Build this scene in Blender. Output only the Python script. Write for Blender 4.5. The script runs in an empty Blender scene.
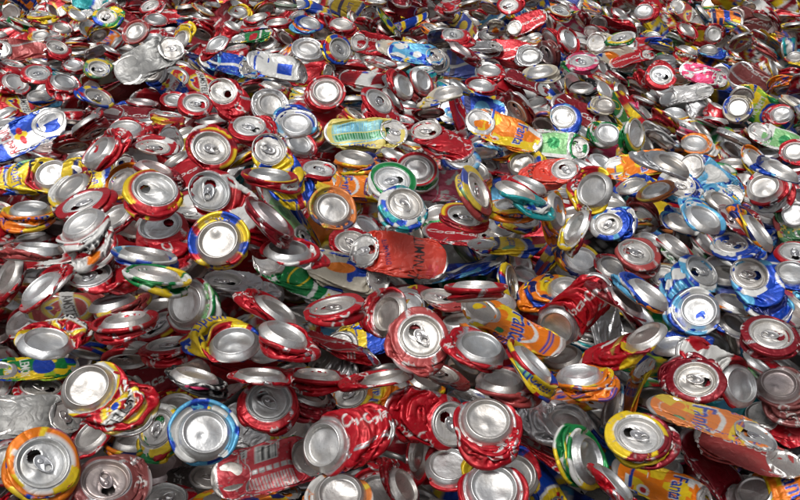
# A heap of crushed drink cans, seen from standing height on an overcast day.
import bpy, math, random
import numpy as np
from mathutils import Matrix, Vector

sc = bpy.context.scene
C = sc.collection

# ------------------------------------------------------------------ camera
PW, PH, FPX = 800.0, 500.0, 966.0          # the photograph's frame and the focal length in its pixels
CAM_H, PITCH = 1.5, math.radians(20.0)
cam = bpy.data.cameras.new('camera')
cam.sensor_width = 36.0
cam.lens = 36.0 * FPX / PW
cam.clip_start, cam.clip_end = 0.02, 900.0
cam_ob = bpy.data.objects.new('camera', cam)
C.objects.link(cam_ob)
cam_ob.location = (0, 0, CAM_H)
cam_ob.rotation_euler = (math.pi / 2 - PITCH, 0, 0)
sc.camera = cam_ob

# ------------------------------------------------------------------ sky, sun, exposure
SUN_ELEV, SUN_AZ = math.radians(64), math.radians(-155)     # azimuth from +Y (away from the camera) towards +X
world = bpy.data.worlds.new('World')
sc.world = world
world.use_nodes = True
wn, wl = world.node_tree.nodes, world.node_tree.links
sky = wn.new('ShaderNodeTexSky')
sky.sky_type = 'NISHITA'
sky.sun_disc = False
sky.sun_elevation = SUN_ELEV
sky.sun_rotation = SUN_AZ
sky.air_density = 1.0
sky.dust_density = 6.0
sky.ozone_density = 1.0
hsv = wn.new('ShaderNodeHueSaturation')                    # thin cloud: the sky's blue is mostly washed out
hsv.inputs['Saturation'].default_value = 0.2
wl.new(sky.outputs[0], hsv.inputs['Color'])
wl.new(hsv.outputs[0], wn['Background'].inputs['Color'])
wn['Background'].inputs['Strength'].default_value = 0.08
sun = bpy.data.lights.new('sun', 'SUN')
sun.energy = 1.5
sun.angle = math.radians(16)
sun.color = (1.0, 0.97, 0.93)
sun_ob = bpy.data.objects.new('sun', sun)
C.objects.link(sun_ob)
sd = Vector((math.sin(SUN_AZ) * math.cos(SUN_ELEV), math.cos(SUN_AZ) * math.cos(SUN_ELEV), math.sin(SUN_ELEV)))
sun_ob.rotation_euler = sd.to_track_quat('Z', 'Y').to_euler()
sc.view_settings.view_transform = 'Standard'
sc.view_settings.look = 'None'
sc.view_settings.exposure = 0.2
sc.view_settings.gamma = 1.0
sc.view_settings.use_curve_mapping = False
sc.cycles.max_bounces = 4
sc.cycles.diffuse_bounces = 2
sc.cycles.glossy_bounces = 3
sc.cycles.transmission_bounces = 0
sc.cycles.caustics_reflective = False

# ------------------------------------------------------------------ crushing cans: a thin closed shell squeezed between two uneven plates
rng = np.random.default_rng(7)
TN = 72
# rings from lid centre, over the wall, to the centre of the base  (radius, height)
def ring_profile():
    L = [(1.5,117),(6,117),(11,117),(16,117),(21,117),(25.5,117),(26.5,117),(28,114),(30.8,109.5),(33,105)]
    for k in range(1, 21): L.append((33, 105-(105-13)*k/20))
    L += [(31,8),(28.5,3.5),(25.5,0.5),(24,0),(21,0),(16,0),(11,0),(6,0),(1.5,0)]
    return np.array(L, float)
PROF = ring_profile(); NR = len(PROF)
R_LID = 7      # rings 0..6 are the lid (6 = rim)
R_W0, R_W1 = 7, 30
R_BASE = 30    # rings 30.. are the base: taper, standing ring and disc
def rot_y(a):
    c, s = np.cos(a), np.sin(a); return np.array([[c,0,s],[0,1,0],[-s,0,c]])
def crush_cans(params, steps=110, iters=7):
    B = len(params); th = np.arange(TN)*2*np.pi/TN
    base = np.zeros((NR, TN, 3)); base[...,0] = PROF[:,0,None]*np.cos(th); base[...,1] = PROF[:,0,None]*np.sin(th)
    base[...,2] = PROF[:,1,None]-58
    f4 = np.float32
    def rest(A, s, ax): return np.linalg.norm(np.roll(A,-s,ax)-A, axis=-1)
    Lt = rest(base,1,1).astype(f4)[None,...,None]; Lt2 = rest(base,2,1).astype(f4)[None,...,None]
    Lv = np.linalg.norm(base[1:]-base[:-1],axis=-1).astype(f4)[None,...,None]; Lv2 = np.linalg.norm(base[2:]-base[:-2],axis=-1).astype(f4)[None,...,None]
    bn = np.roll(base,-1,1)
    Ld1 = np.linalg.norm(bn[1:]-base[:-1],axis=-1).astype(f4)[None,...,None]
    Ld2 = np.linalg.norm(base[1:]-bn[:-1],axis=-1).astype(f4)[None,...,None]
    P = np.zeros((B,NR,TN,3), f4); Rm = []
    for b,p in enumerate(params):
        r = np.random.default_rng(p['seed'])
        Q = base.copy(); ang = th[None,:]; h = Q[...,2]
        rad = np.hypot(Q[...,0],Q[...,1])
        d = r.normal(0,.5,(NR,TN))
        for k in range(r.integers(3,8)):
            a0, h0 = r.uniform(0,2*np.pi), r.uniform(-40,40); da = np.angle(np.exp(1j*(ang-a0)))
            d += r.uniform(-9,3)*np.exp(-(da/.45)**2-((h-h0)/14)**2)
        w = np.zeros((NR,1)); w[8:31] = 1
        k = 1+d*w/np.maximum(rad,1)
        Q[...,0] *= k; Q[...,1] *= k
        tw = p.get('twist',0)*(h/58); c,s = np.cos(tw),np.sin(tw)
        Q[...,0],Q[...,1] = Q[...,0]*c-Q[...,1]*s, Q[...,0]*s+Q[...,1]*c
        Q = Q@rot_y(p['tilt']).T
        P[b] = Q
    g1 = np.array([p['g'] for p in params]); g0 = (P[...,2].max((1,2))-P[...,2].min((1,2)))
    sl = np.array([p.get('slope',(0,0)) for p in params],f4)
    bump = [np.random.default_rng(p['seed']+99).normal(0,1,(2,3,4)) for p in params]
    bump = np.array(bump,f4)
    amp = np.array([p.get('bump',2.) for p in params],f4)[:,None,None]
    stiff = np.array([p.get('lid',.8) for p in params],f4)[:,None,None,None]
    stiffb = np.array([p.get('base',.8) for p in params],f4)[:,None,None,None]
    drift = np.array([p.get('drift',(0,0)) for p in params],f4)/steps
    notflat = np.array([p['kind']!='F' for p in params])[:,None]
    wall = np.ones((NR,1),f4)*1.3; wall[:R_LID+1]=0; wall[R_BASE+1:]=0
    wall = wall[None]
    def field(n, x, y):
        o = 0
        for k in range(3):
            fx,fy,ph,_ = [bump[:,n,k,q][:,None,None] for q in range(4)]
            o = o+np.sin((fx*x+fy*y)/18+ph*3)
        return o/3*amp
    capT = slice(0,R_LID); capB = slice(R_BASE,NR)
    def cap(P, s, st):
        q = base[s].reshape(-1,3); q = (q-q.mean(0)).astype(f4)
        p = P[:,s].reshape(B,-1,3); c = p.mean(1,keepdims=True)
        A = np.einsum('bni,nj->bij',p-c,q); U,S,V = np.linalg.svd(A)
        D = np.linalg.det(U@V); U[:,:,2] *= np.where(D<0,-1,1)[:,None]
        Rr = U@V
        g = np.einsum('bij,nj->bni',Rr,q)+c
        P[:,s] += st*(g.reshape(P[:,s].shape)-P[:,s])
        # keep the wall clear of the recess behind this end
        W = P[:,9:29].reshape(B,-1,3); sg = 1. if s.start==0 else -1.
        ref = g.reshape(B,-1,TN,3)[:,6 if sg>0 else 3].mean(1)
        L = np.einsum('bni,bij->bnj',W-ref[:,None],Rr)
        dz = L[...,2]*sg; rr = np.hypot(L[...,0],L[...,1])
        if sg>0: depth = np.where(rr<25,-9.,-1.5-np.maximum(rr-26.5,0)*1.6)
        else: depth = np.where(rr<22,-9.,-1.2-np.maximum(rr-25,0)*1.45)
        hit = (rr<(31 if sg>0 else 32.5))&(dz>depth)&(dz<12)&notflat
        L[...,2] = np.where(hit,sg*(dz+(depth-dz)*.5),L[...,2])
        P[:,9:29] = (np.einsum('bnj,bij->bni',L,Rr)+ref[:,None]).reshape(P[:,9:29].shape)
    def con(d, L, k): 
        l = np.sqrt((d*d).sum(-1,keepdims=True))+1e-6
        return d*((1-L/l)*.5*k)
    K, KB = .55, .05
    for t in range(steps):
        u = (t+1)/steps; u = 1-(1-u)**1.4
        g = (g0*(1-u)+g1*u)[:,None,None]
        top = P[...,2]>0
        P[...,0] += np.where(top,1,-1)*drift[:,0,None,None]*.5; P[...,1] += np.where(top,1,-1)*drift[:,1,None,None]*.5
        for it in range(iters):
            c = con(np.roll(P,-1,2)-P, Lt, K); P += c-np.roll(c,1,2)
            c = con(P[:,1:]-P[:,:-1], Lv, K); P[:,:-1]+=c; P[:,1:]-=c
            Pn = np.roll(P,-1,2)
            c = con(Pn[:,1:]-P[:,:-1], Ld1, K*.7); P[:,:-1]+=c; P[:,1:]-=np.roll(c,1,2)
            c = con(P[:,1:]-Pn[:,:-1], Ld2, K*.7); P[:,1:]-=c; P[:,:-1]+=np.roll(c,1,2)
            c = con(np.roll(P,-2,2)-P, Lt2, KB); P += c-np.roll(c,2,2)
            c = con(P[:,2:]-P[:,:-2], Lv2, KB); P[:,:-2]+=c; P[:,2:]-=c
            cap(P,capT,stiff); cap(P,capB,stiffb)
            x,y,z = P[...,0],P[...,1],P[...,2]
            hi = g/2+field(0,x,y)*u+(sl[:,0,None,None]*x+sl[:,1,None,None]*y)*u-wall
            lo = -g/2+field(1,x,y)*u+wall
            hi = np.maximum(hi,lo+.8)
            P[...,2] = np.clip(z,lo,hi)
    return P
def make_params():
    out = []
    r = np.random.default_rng(11)
    def add(kind,n,tl,th,gl,gh,lid):
        for k in range(n):
            dr = r.uniform(0,14)*(kind=='P'); a = r.uniform(0,6.28)
            out.append(dict(kind=kind,seed=int(r.integers(1e6)),tilt=np.radians(r.uniform(tl,th)),g=r.uniform(gl,gh),
              lid=r.uniform(*lid),base=r.uniform(*lid),twist=r.uniform(-.5,.5),slope=(r.uniform(-.22,.22),r.uniform(-.22,.22)),
              bump=r.uniform(1,3.5)+(2.5 if kind=='F' else 2.5 if lid[0]<.2 else 0),drift=(dr*np.cos(a),dr*np.sin(a))))
    add('P',20,0,13,14,25,(.45,.95)); add('P',13,4,24,14,25,(.08,.3)); add('O',8,24,50,17,30,(.35,.8)); add('O',10,24,50,17,28,(.12,.35)); add('F',14,78,90,9,15,(.02,.2))
    return out

# ------------------------------------------------------------------ materials
def nodes_of(name):
    m = bpy.data.materials.new(name)
    m.use_nodes = True
    nt = m.node_tree
    return m, nt.nodes, nt.links, nt.nodes['Principled BSDF']

def add_node(N, kind, **kw):
    n = N.new(kind)
    for k, v in kw.items():
        if k in n.inputs: n.inputs[k].default_value = v
        else: setattr(n, k, v)
    return n

def ramp(N, L, src, stops):
    r = N.new('ShaderNodeValToRGB')
    while len(r.color_ramp.elements) < len(stops): r.color_ramp.elements.new(0.5)
    for e, (p, c) in zip(r.color_ramp.elements, stops):
        e.position = p
        e.color = c if len(c) == 4 else (*c, 1)
    L.new(src, r.inputs[0])
    return r

def mixc(N, L, fac, a, b, mode='MIX'):
    m = N.new('ShaderNodeMix')
    m.data_type = 'RGBA'
    m.blend_type = mode
    for s, v in ((m.inputs[0], fac), (m.inputs[6], a), (m.inputs[7], b)):
        if hasattr(v, 'node'): L.new(v, s)
        else: s.default_value = v if not isinstance(v, tuple) or len(v) == 4 else (*v, 1)
    return m.outputs[2]

def g3(v): return (v, v, v)

def printed_metal():
    m, N, L, P = nodes_of('printed_aluminium')
    tc = N.new('ShaderNodeTexCoord')
    geo = N.new('ShaderNodeNewGeometry')
    at = add_node(N, 'ShaderNodeAttribute', attribute_name='print')
    dirt = add_node(N, 'ShaderNodeTexNoise', Scale=38.0, Detail=6.0, Roughness=0.65)
    L.new(geo.outputs['Position'], dirt.inputs['Vector'])
    dr = ramp(N, L, dirt.outputs['Fac'], [(0.52, g3(0.0)), (0.72, g3(1.0))])
    fine = add_node(N, 'ShaderNodeTexNoise', Scale=420.0, Detail=4.0, Roughness=0.7)
    L.new(geo.outputs['Position'], fine.inputs['Vector'])
    fr = ramp(N, L, fine.outputs['Fac'], [(0.64, g3(0.0)), (0.74, g3(1.0))])
    dm = N.new('ShaderNodeMath'); dm.operation = 'MULTIPLY'; L.new(dr.outputs[0], dm.inputs[0]); dm.inputs[1].default_value = 0.22
    fm = N.new('ShaderNodeMath'); fm.operation = 'MULTIPLY'; L.new(fr.outputs[0], fm.inputs[0]); fm.inputs[1].default_value = 0.25
    c1 = mixc(N, L, dm.outputs[0], at.outputs['Color'], (0.16, 0.13, 0.10))
    c2 = mixc(N, L, fm.outputs[0], c1, (0.22, 0.20, 0.18))
    L.new(c2, P.inputs['Base Color'])
    mt = N.new('ShaderNodeMath'); mt.operation = 'MULTIPLY'
    L.new(at.outputs['Alpha'], mt.inputs[0]); mt.inputs[1].default_value = 0.95
    L.new(mt.outputs[0], P.inputs['Metallic'])
    rr = ramp(N, L, dirt.outputs['Fac'], [(0.35, g3(0.30)), (0.7, g3(0.52))])
    L.new(rr.outputs[0], P.inputs['Roughness'])
    # creased foil: sharp ridges at two sizes over the modelled folds
    def crease(scale, dist, strength, prev):
        n = add_node(N, 'ShaderNodeTexNoise', Scale=scale, Detail=1.5, Roughness=0.4, Distortion=0.6)
        L.new(tc.outputs['Object'], n.inputs['Vector'])
        s_ = N.new('ShaderNodeMath'); s_.operation = 'SUBTRACT'; L.new(n.outputs['Fac'], s_.inputs[0]); s_.inputs[1].default_value = 0.5
        a_ = N.new('ShaderNodeMath'); a_.operation = 'ABSOLUTE'; L.new(s_.outputs[0], a_.inputs[0])
        b_ = add_node(N, 'ShaderNodeBump', Strength=strength, Distance=dist)
        L.new(a_.outputs[0], b_.inputs['Height'])
        if prev: L.new(prev, b_.inputs['Normal'])
        return b_.outputs[0]
    q = crease(40.0, 0.010, 0.42, None)
    q = crease(105.0, 0.003, 0.25, q)
    L.new(q, P.inputs['Normal'])
    return m

def bare_metal(name, col, rlo, rhi, stain):
    m, N, L, P = nodes_of(name)
    tc = N.new('ShaderNodeTexCoord')
    geo = N.new('ShaderNodeNewGeometry')
    at = add_node(N, 'ShaderNodeAttribute', attribute_name='print')
    big = add_node(N, 'ShaderNodeTexNoise', Scale=30.0, Detail=6.0, Roughness=0.62)
    L.new(geo.outputs['Position'], big.inputs['Vector'])
    br = ramp(N, L, big.outputs['Fac'], [(0.44, g3(0.0)), (0.68, g3(1.0))])
    sp = add_node(N, 'ShaderNodeTexNoise', Scale=300.0, Detail=3.0, Roughness=0.6)
    L.new(geo.outputs['Position'], sp.inputs['Vector'])
    sr = ramp(N, L, sp.outputs['Fac'], [(0.66, g3(0.0)), (0.74, g3(1.0))])
    k1 = N.new('ShaderNodeMath'); k1.operation = 'MULTIPLY'; L.new(br.outputs[0], k1.inputs[0]); k1.inputs[1].default_value = stain
    k2 = N.new('ShaderNodeMath'); k2.operation = 'MULTIPLY'; L.new(sr.outputs[0], k2.inputs[0]); k2.inputs[1].default_value = 0.6
    tint = mixc(N, L, 1.0, (*col, 1), at.outputs['Color'], 'MULTIPLY')
    c1 = mixc(N, L, k1.outputs[0], tint, (0.30, 0.26, 0.21))
    c2 = mixc(N, L, k2.outputs[0], c1, (0.20, 0.17, 0.14))
    mp = N.new('ShaderNodeMapping'); mp.inputs['Scale'].default_value = (1400.0, 45.0, 300.0); mp.inputs['Rotation'].default_value = (0.3, 0.2, 0.7)
    L.new(tc.outputs['Object'], mp.inputs['Vector'])
    sc_ = add_node(N, 'ShaderNodeTexNoise', Scale=1.0, Detail=3.0, Roughness=0.6)
    L.new(mp.outputs[0], sc_.inputs['Vector'])
    scr = ramp(N, L, sc_.outputs['Fac'], [(0.58, g3(0.0)), (0.66, g3(0.35))])
    c3 = mixc(N, L, scr.outputs[0], c2, (0.28, 0.26, 0.24))
    L.new(c3, P.inputs['Base Color'])
    P.inputs['Metallic'].default_value = 0.92
    rr = ramp(N, L, big.outputs['Fac'], [(0.35, g3(rlo)), (0.7, g3(rhi))])
    L.new(rr.outputs[0], P.inputs['Roughness'])
    n2 = add_node(N, 'ShaderNodeTexNoise', Scale=90.0, Detail=3.0, Roughness=0.55)
    L.new(tc.outputs['Object'], n2.inputs['Vector'])
    b2 = add_node(N, 'ShaderNodeBump', Strength=0.4, Distance=0.0018)
    L.new(n2.outputs['Fac'], b2.inputs['Height'])
    L.new(b2.outputs[0], P.inputs['Normal'])
    return m

M_PRINT = printed_metal()
M_BARE = bare_metal('bare_aluminium', (0.84, 0.84, 0.835), 0.36, 0.52, 0.45)
M_LID = bare_metal('lacquered_lid', (0.86, 0.86, 0.85), 0.38, 0.58, 0.5)
M_LID.node_tree.nodes['Principled BSDF'].inputs['Metallic'].default_value = 0.8
M_TAB = bare_metal('tab_aluminium', (0.80, 0.80, 0.82), 0.22, 0.36, 0.2)

def ground_material():
    m, N, L, P = nodes_of('dark_ground')
    geo = N.new('ShaderNodeNewGeometry')
    n = add_node(N, 'ShaderNodeTexNoise', Scale=9.0, Detail=9.0, Roughness=0.7)
    L.new(geo.outputs['Position'], n.inputs['Vector'])
    r = ramp(N, L, n.outputs['Fac'], [(0.3, (0.012, 0.011, 0.010)), (0.7, (0.05, 0.045, 0.04))])
    L.new(r.outputs[0], P.inputs['Base Color'])
    P.inputs['Roughness'].default_value = 0.9
    b = add_node(N, 'ShaderNodeBump', Strength=0.8, Distance=0.02)
    L.new(n.outputs['Fac'], b.inputs['Height']); L.new(b.outputs[0], P.inputs['Normal'])
    return m

# ------------------------------------------------------------------ frames of reference
RC = np.array(Matrix.Rotation(math.pi / 2 - PITCH, 3, 'X'))        # camera axes -> world
CP = np.array([0, 0, CAM_H])
def ray(px, py): return np.array([(px - PW / 2) / FPX, -(py - PH / 2) / FPX, -1.0])
def to_world(p): return p @ RC.T + CP
BUMPS = [(28, 175, 48, .20), (95, 108, 34, .09), (430, 275, 40, .07), (225, 300, 34, .08), (600, 330, 60, .06), (330, 375, 60, .06), (300, 150, 110, -.05), (165, 190, 90, -.13), (245, 60, 70, -.06), (580, 215, 50, -.04),
         (760, 170, 60, .05), (690, 90, 90, .03), (330, 380, 60, .03), (150, 60, 80, -.05), (560, 140, 70, -.03), (620, 440, 50, .03), (40, 450, 60, -.03)]
def depth0(px, py):
    """depth of the heap's surface along the view axis; a slope of about 10 degrees with hollows and humps"""
    yy = max(py, -150)
    z = 1.0 / (0.4225 + 0.00154 * yy - 1.1e-6 * yy * yy)
    if py < 170: z *= 1 + .30 * min(1.0, (170 - py) / 150.0)
    for bx, by, r, a in BUMPS: z += 1.35 * a * math.exp(-((px - bx) ** 2 + (1.4 * (py - by)) ** 2) / (r * r))
    return z

# the ground: flat out to the horizon, rising under the heap
def heap_height(x, y):
    s = math.tan(math.radians(10.3))
    p0 = to_world(ray(400, 250) * depth0(400, 250))
    plane = p0[2] + (y - p0[1]) * s - 0.24
    toe = (y - 0.25) / 0.6
    side = (2.6 - abs(x)) / 0.9
    back = (7.0 - y) / 1.6
    k = min(1.0, max(0.0, toe)) * min(1.0, max(0.0, side)) * min(1.0, max(0.0, back))
    k = k * k * (3 - 2 * k)
    w = (np.array([x, y, plane + .24]) - CP) @ RC             # the far slope falls away a little
    if w[2] < -.3: plane -= .26 * min(1.0, max(0.0, (190 - (PH / 2 - w[1] / -w[2] * FPX)) / 150.0))
    return max(0.0, plane * k)
def make_ground():
    xs = np.unique(np.concatenate([np.linspace(-3.2, 3.2, 65), [-400, -100, -30, -10, -5, 5, 10, 30, 100, 400]]))
    ys = np.unique(np.concatenate([np.linspace(0, 8, 81), [-400, -100, -30, -8, -2, 12, 30, 100, 400]]))
    V = [(x, y, heap_height(x, y)) for y in ys for x in xs]
    nx = len(xs)
    F = [(j * nx + i, j * nx + i + 1, (j + 1) * nx + i + 1, (j + 1) * nx + i) for j in range(len(ys) - 1) for i in range(nx - 1)]
    me = bpy.data.meshes.new('ground')
    me.from_pydata(V, [], F)
    me.materials.append(ground_material())
    o = bpy.data.objects.new('ground', me)
    C.objects.link(o)
    o['kind'] = 'structure'
make_ground()

# ------------------------------------------------------------------ printed artwork of the cans (colour per vertex, alpha = how metallic)
AW, AH, MMW, MMH = 256, 160, 207.0, 93.0
COL = dict(grey=(.30, .30, .29, .15), grey2=(.18, .18, .18, .2), red=(.44, .004, .014, .4), dred=(.22, .005, .014, .45), white=(.64, .64, .62, .1), cream=(.55, .50, .40, .05), silver=(.62, .62, .63, 1.),
           orange=(.80, .20, .008, .3), yellow=(.80, .56, .015, .3), gold=(.55, .38, .08, .6), green=(.006, .20, .05, .4), lgreen=(.20, .45, .18, .2),
           blue=(.006, .055, .42, .45), navy=(.006, .012, .11, .3), lblue=(.10, .38, .62, .3), teal=(.01, .28, .30, .4), black=(.010, .010, .012, .2),
           pink=(.62, .04, .14, .4), coral=(.70, .055, .030, .05), rose=(.66, .05, .07, .2), pyellow=(.72, .60, .15, .05), mint=(.30, .52, .40, .05), lime=(.30, .48, .02, .3), brown=(.24, .10, .03, .2))
_tc = {}
def text_tris(s):
    if s not in _tc:
        cu = bpy.data.curves.new('letters', 'FONT')
        cu.body = s; cu.align_x = 'CENTER'; cu.align_y = 'CENTER'; cu.resolution_u = 3; cu.offset = 0.012
        ob = bpy.data.objects.new('letters', cu)
        C.objects.link(ob)
        me = bpy.data.meshes.new_from_object(ob.evaluated_get(bpy.context.evaluated_depsgraph_get()))
        me.calc_loop_triangles()
        V = np.array([v.co[:2] for v in me.vertices]).reshape(-1, 2)
        T = np.array([t.vertices[:] for t in me.loop_triangles], int).reshape(-1, 3)
        bpy.data.objects.remove(ob); bpy.data.curves.remove(cu); bpy.data.meshes.remove(me)
        _tc[s] = V[T] if len(T) else np.zeros((0, 3, 2))
    return _tc[s]
GU, GV = np.meshgrid((np.arange(AW) + .5) / AW * MMW, (np.arange(AH) + .5) / AH * MMH)      # millimetres around, millimetres down from the lid
class Art:
    def __init__(s, base):
        s.im = np.empty((AH, AW, 4)); s.im[:] = COL[base]
    def put(s, mask, col, k=1.0):
        c = np.array(COL[col]) if isinstance(col, str) else np.array(col)
        m = (mask * k)[..., None]
        s.im = s.im * (1 - m) + c * m
    def du(s, u): return (GU - u + MMW / 2) % MMW - MMW / 2
    def band(s, v0, v1, col, tilt=0, u=0): s.put(((GV + tilt * np.sin((GU - u) / MMW * 2 * np.pi) >= v0) & (GV + tilt * np.sin((GU - u) / MMW * 2 * np.pi) < v1)) * 1.0, col)
    def ell(s, u, v, a, b, col, ang=0, inner=0.0):
        x, y = s.du(u), GV - v
        c, n = math.cos(ang), math.sin(ang)
        q = ((x * c + y * n) / a) ** 2 + ((-x * n + y * c) / b) ** 2
        s.put(((q < 1) & (q >= inner)) * 1.0, col)
    def box(s, u, v, w, h, col): s.put(((abs(s.du(u)) < w / 2) & (abs(GV - v) < h / 2)) * 1.0, col)
    def wave(s, u, w, col, amp=9, per=93, ph=0): s.put((abs(s.du(u) + amp * np.sin(GV / per * 2 * np.pi + ph)) < w / 2) * 1.0, col)
    def lines(s, u, v, w, h, col, n, vert=False):
        q = (GV - v) / h * n if not vert else s.du(u) / w * n
        s.put(((abs(s.du(u)) < w / 2) & (abs(GV - v) < h / 2) & (q % 1 < .5)) * 1.0, col)
    def text(s, t, u, v, size, col, rot=0.0, shear=0.0):
        T = text_tris(t).copy() * size
        T[..., 0] += T[..., 1] * shear
        c, n = math.cos(rot), math.sin(rot)
        X = T[..., 0] * c - T[..., 1] * n + u
        Y = v - (T[..., 0] * n + T[..., 1] * c)
        X, Y = X / MMW * AW, Y / MMH * AH
        m = np.zeros((AH, AW))
        for a, b in zip(X, Y):
            x0, x1, y0, y1 = int(a.min() - 1), int(a.max() + 2), max(0, int(b.min() - 1)), min(AH, int(b.max() + 2))
            if y1 <= y0: continue
            px, py = np.meshgrid(np.arange(x0, x1) + .5, np.arange(y0, y1) + .5)
            d = (b[1] - b[2]) * (a[0] - a[2]) + (a[2] - a[1]) * (b[0] - b[2])
            if abs(d) < 1e-9: continue
            w0 = ((b[1] - b[2]) * (px - a[2]) + (a[2] - a[1]) * (py - b[2])) / d
            w1 = ((b[2] - b[0]) * (px - a[2]) + (a[0] - a[2]) * (py - b[2])) / d
            ins = (w0 > -.02) & (w1 > -.02) & (w0 + w1 < 1.02)
            yy, xx = np.nonzero(ins)
            m[yy + y0, (xx + x0) % AW] = 1
        s.put(m, col)
def smooth_noise(rng, n, m, f):
    g = rng.random((f, f * 2))
    y = np.linspace(0, f, n, endpoint=False); x = np.linspace(0, 2 * f, m, endpoint=False)
    yi, xi = y.astype(int), x.astype(int); fy, fx = (y - yi)[:, None], (x - xi)[None]
    fy, fx = fy * fy * (3 - 2 * fy), fx * fx * (3 - 2 * fx)
    A = lambda a, b: g[(yi + a) % f][:, (xi + b) % (2 * f)]
    return A(0, 0) * (1 - fy) * (1 - fx) + A(1, 0) * fy * (1 - fx) + A(0, 1) * (1 - fy) * fx + A(1, 1) * fy * fx

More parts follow.
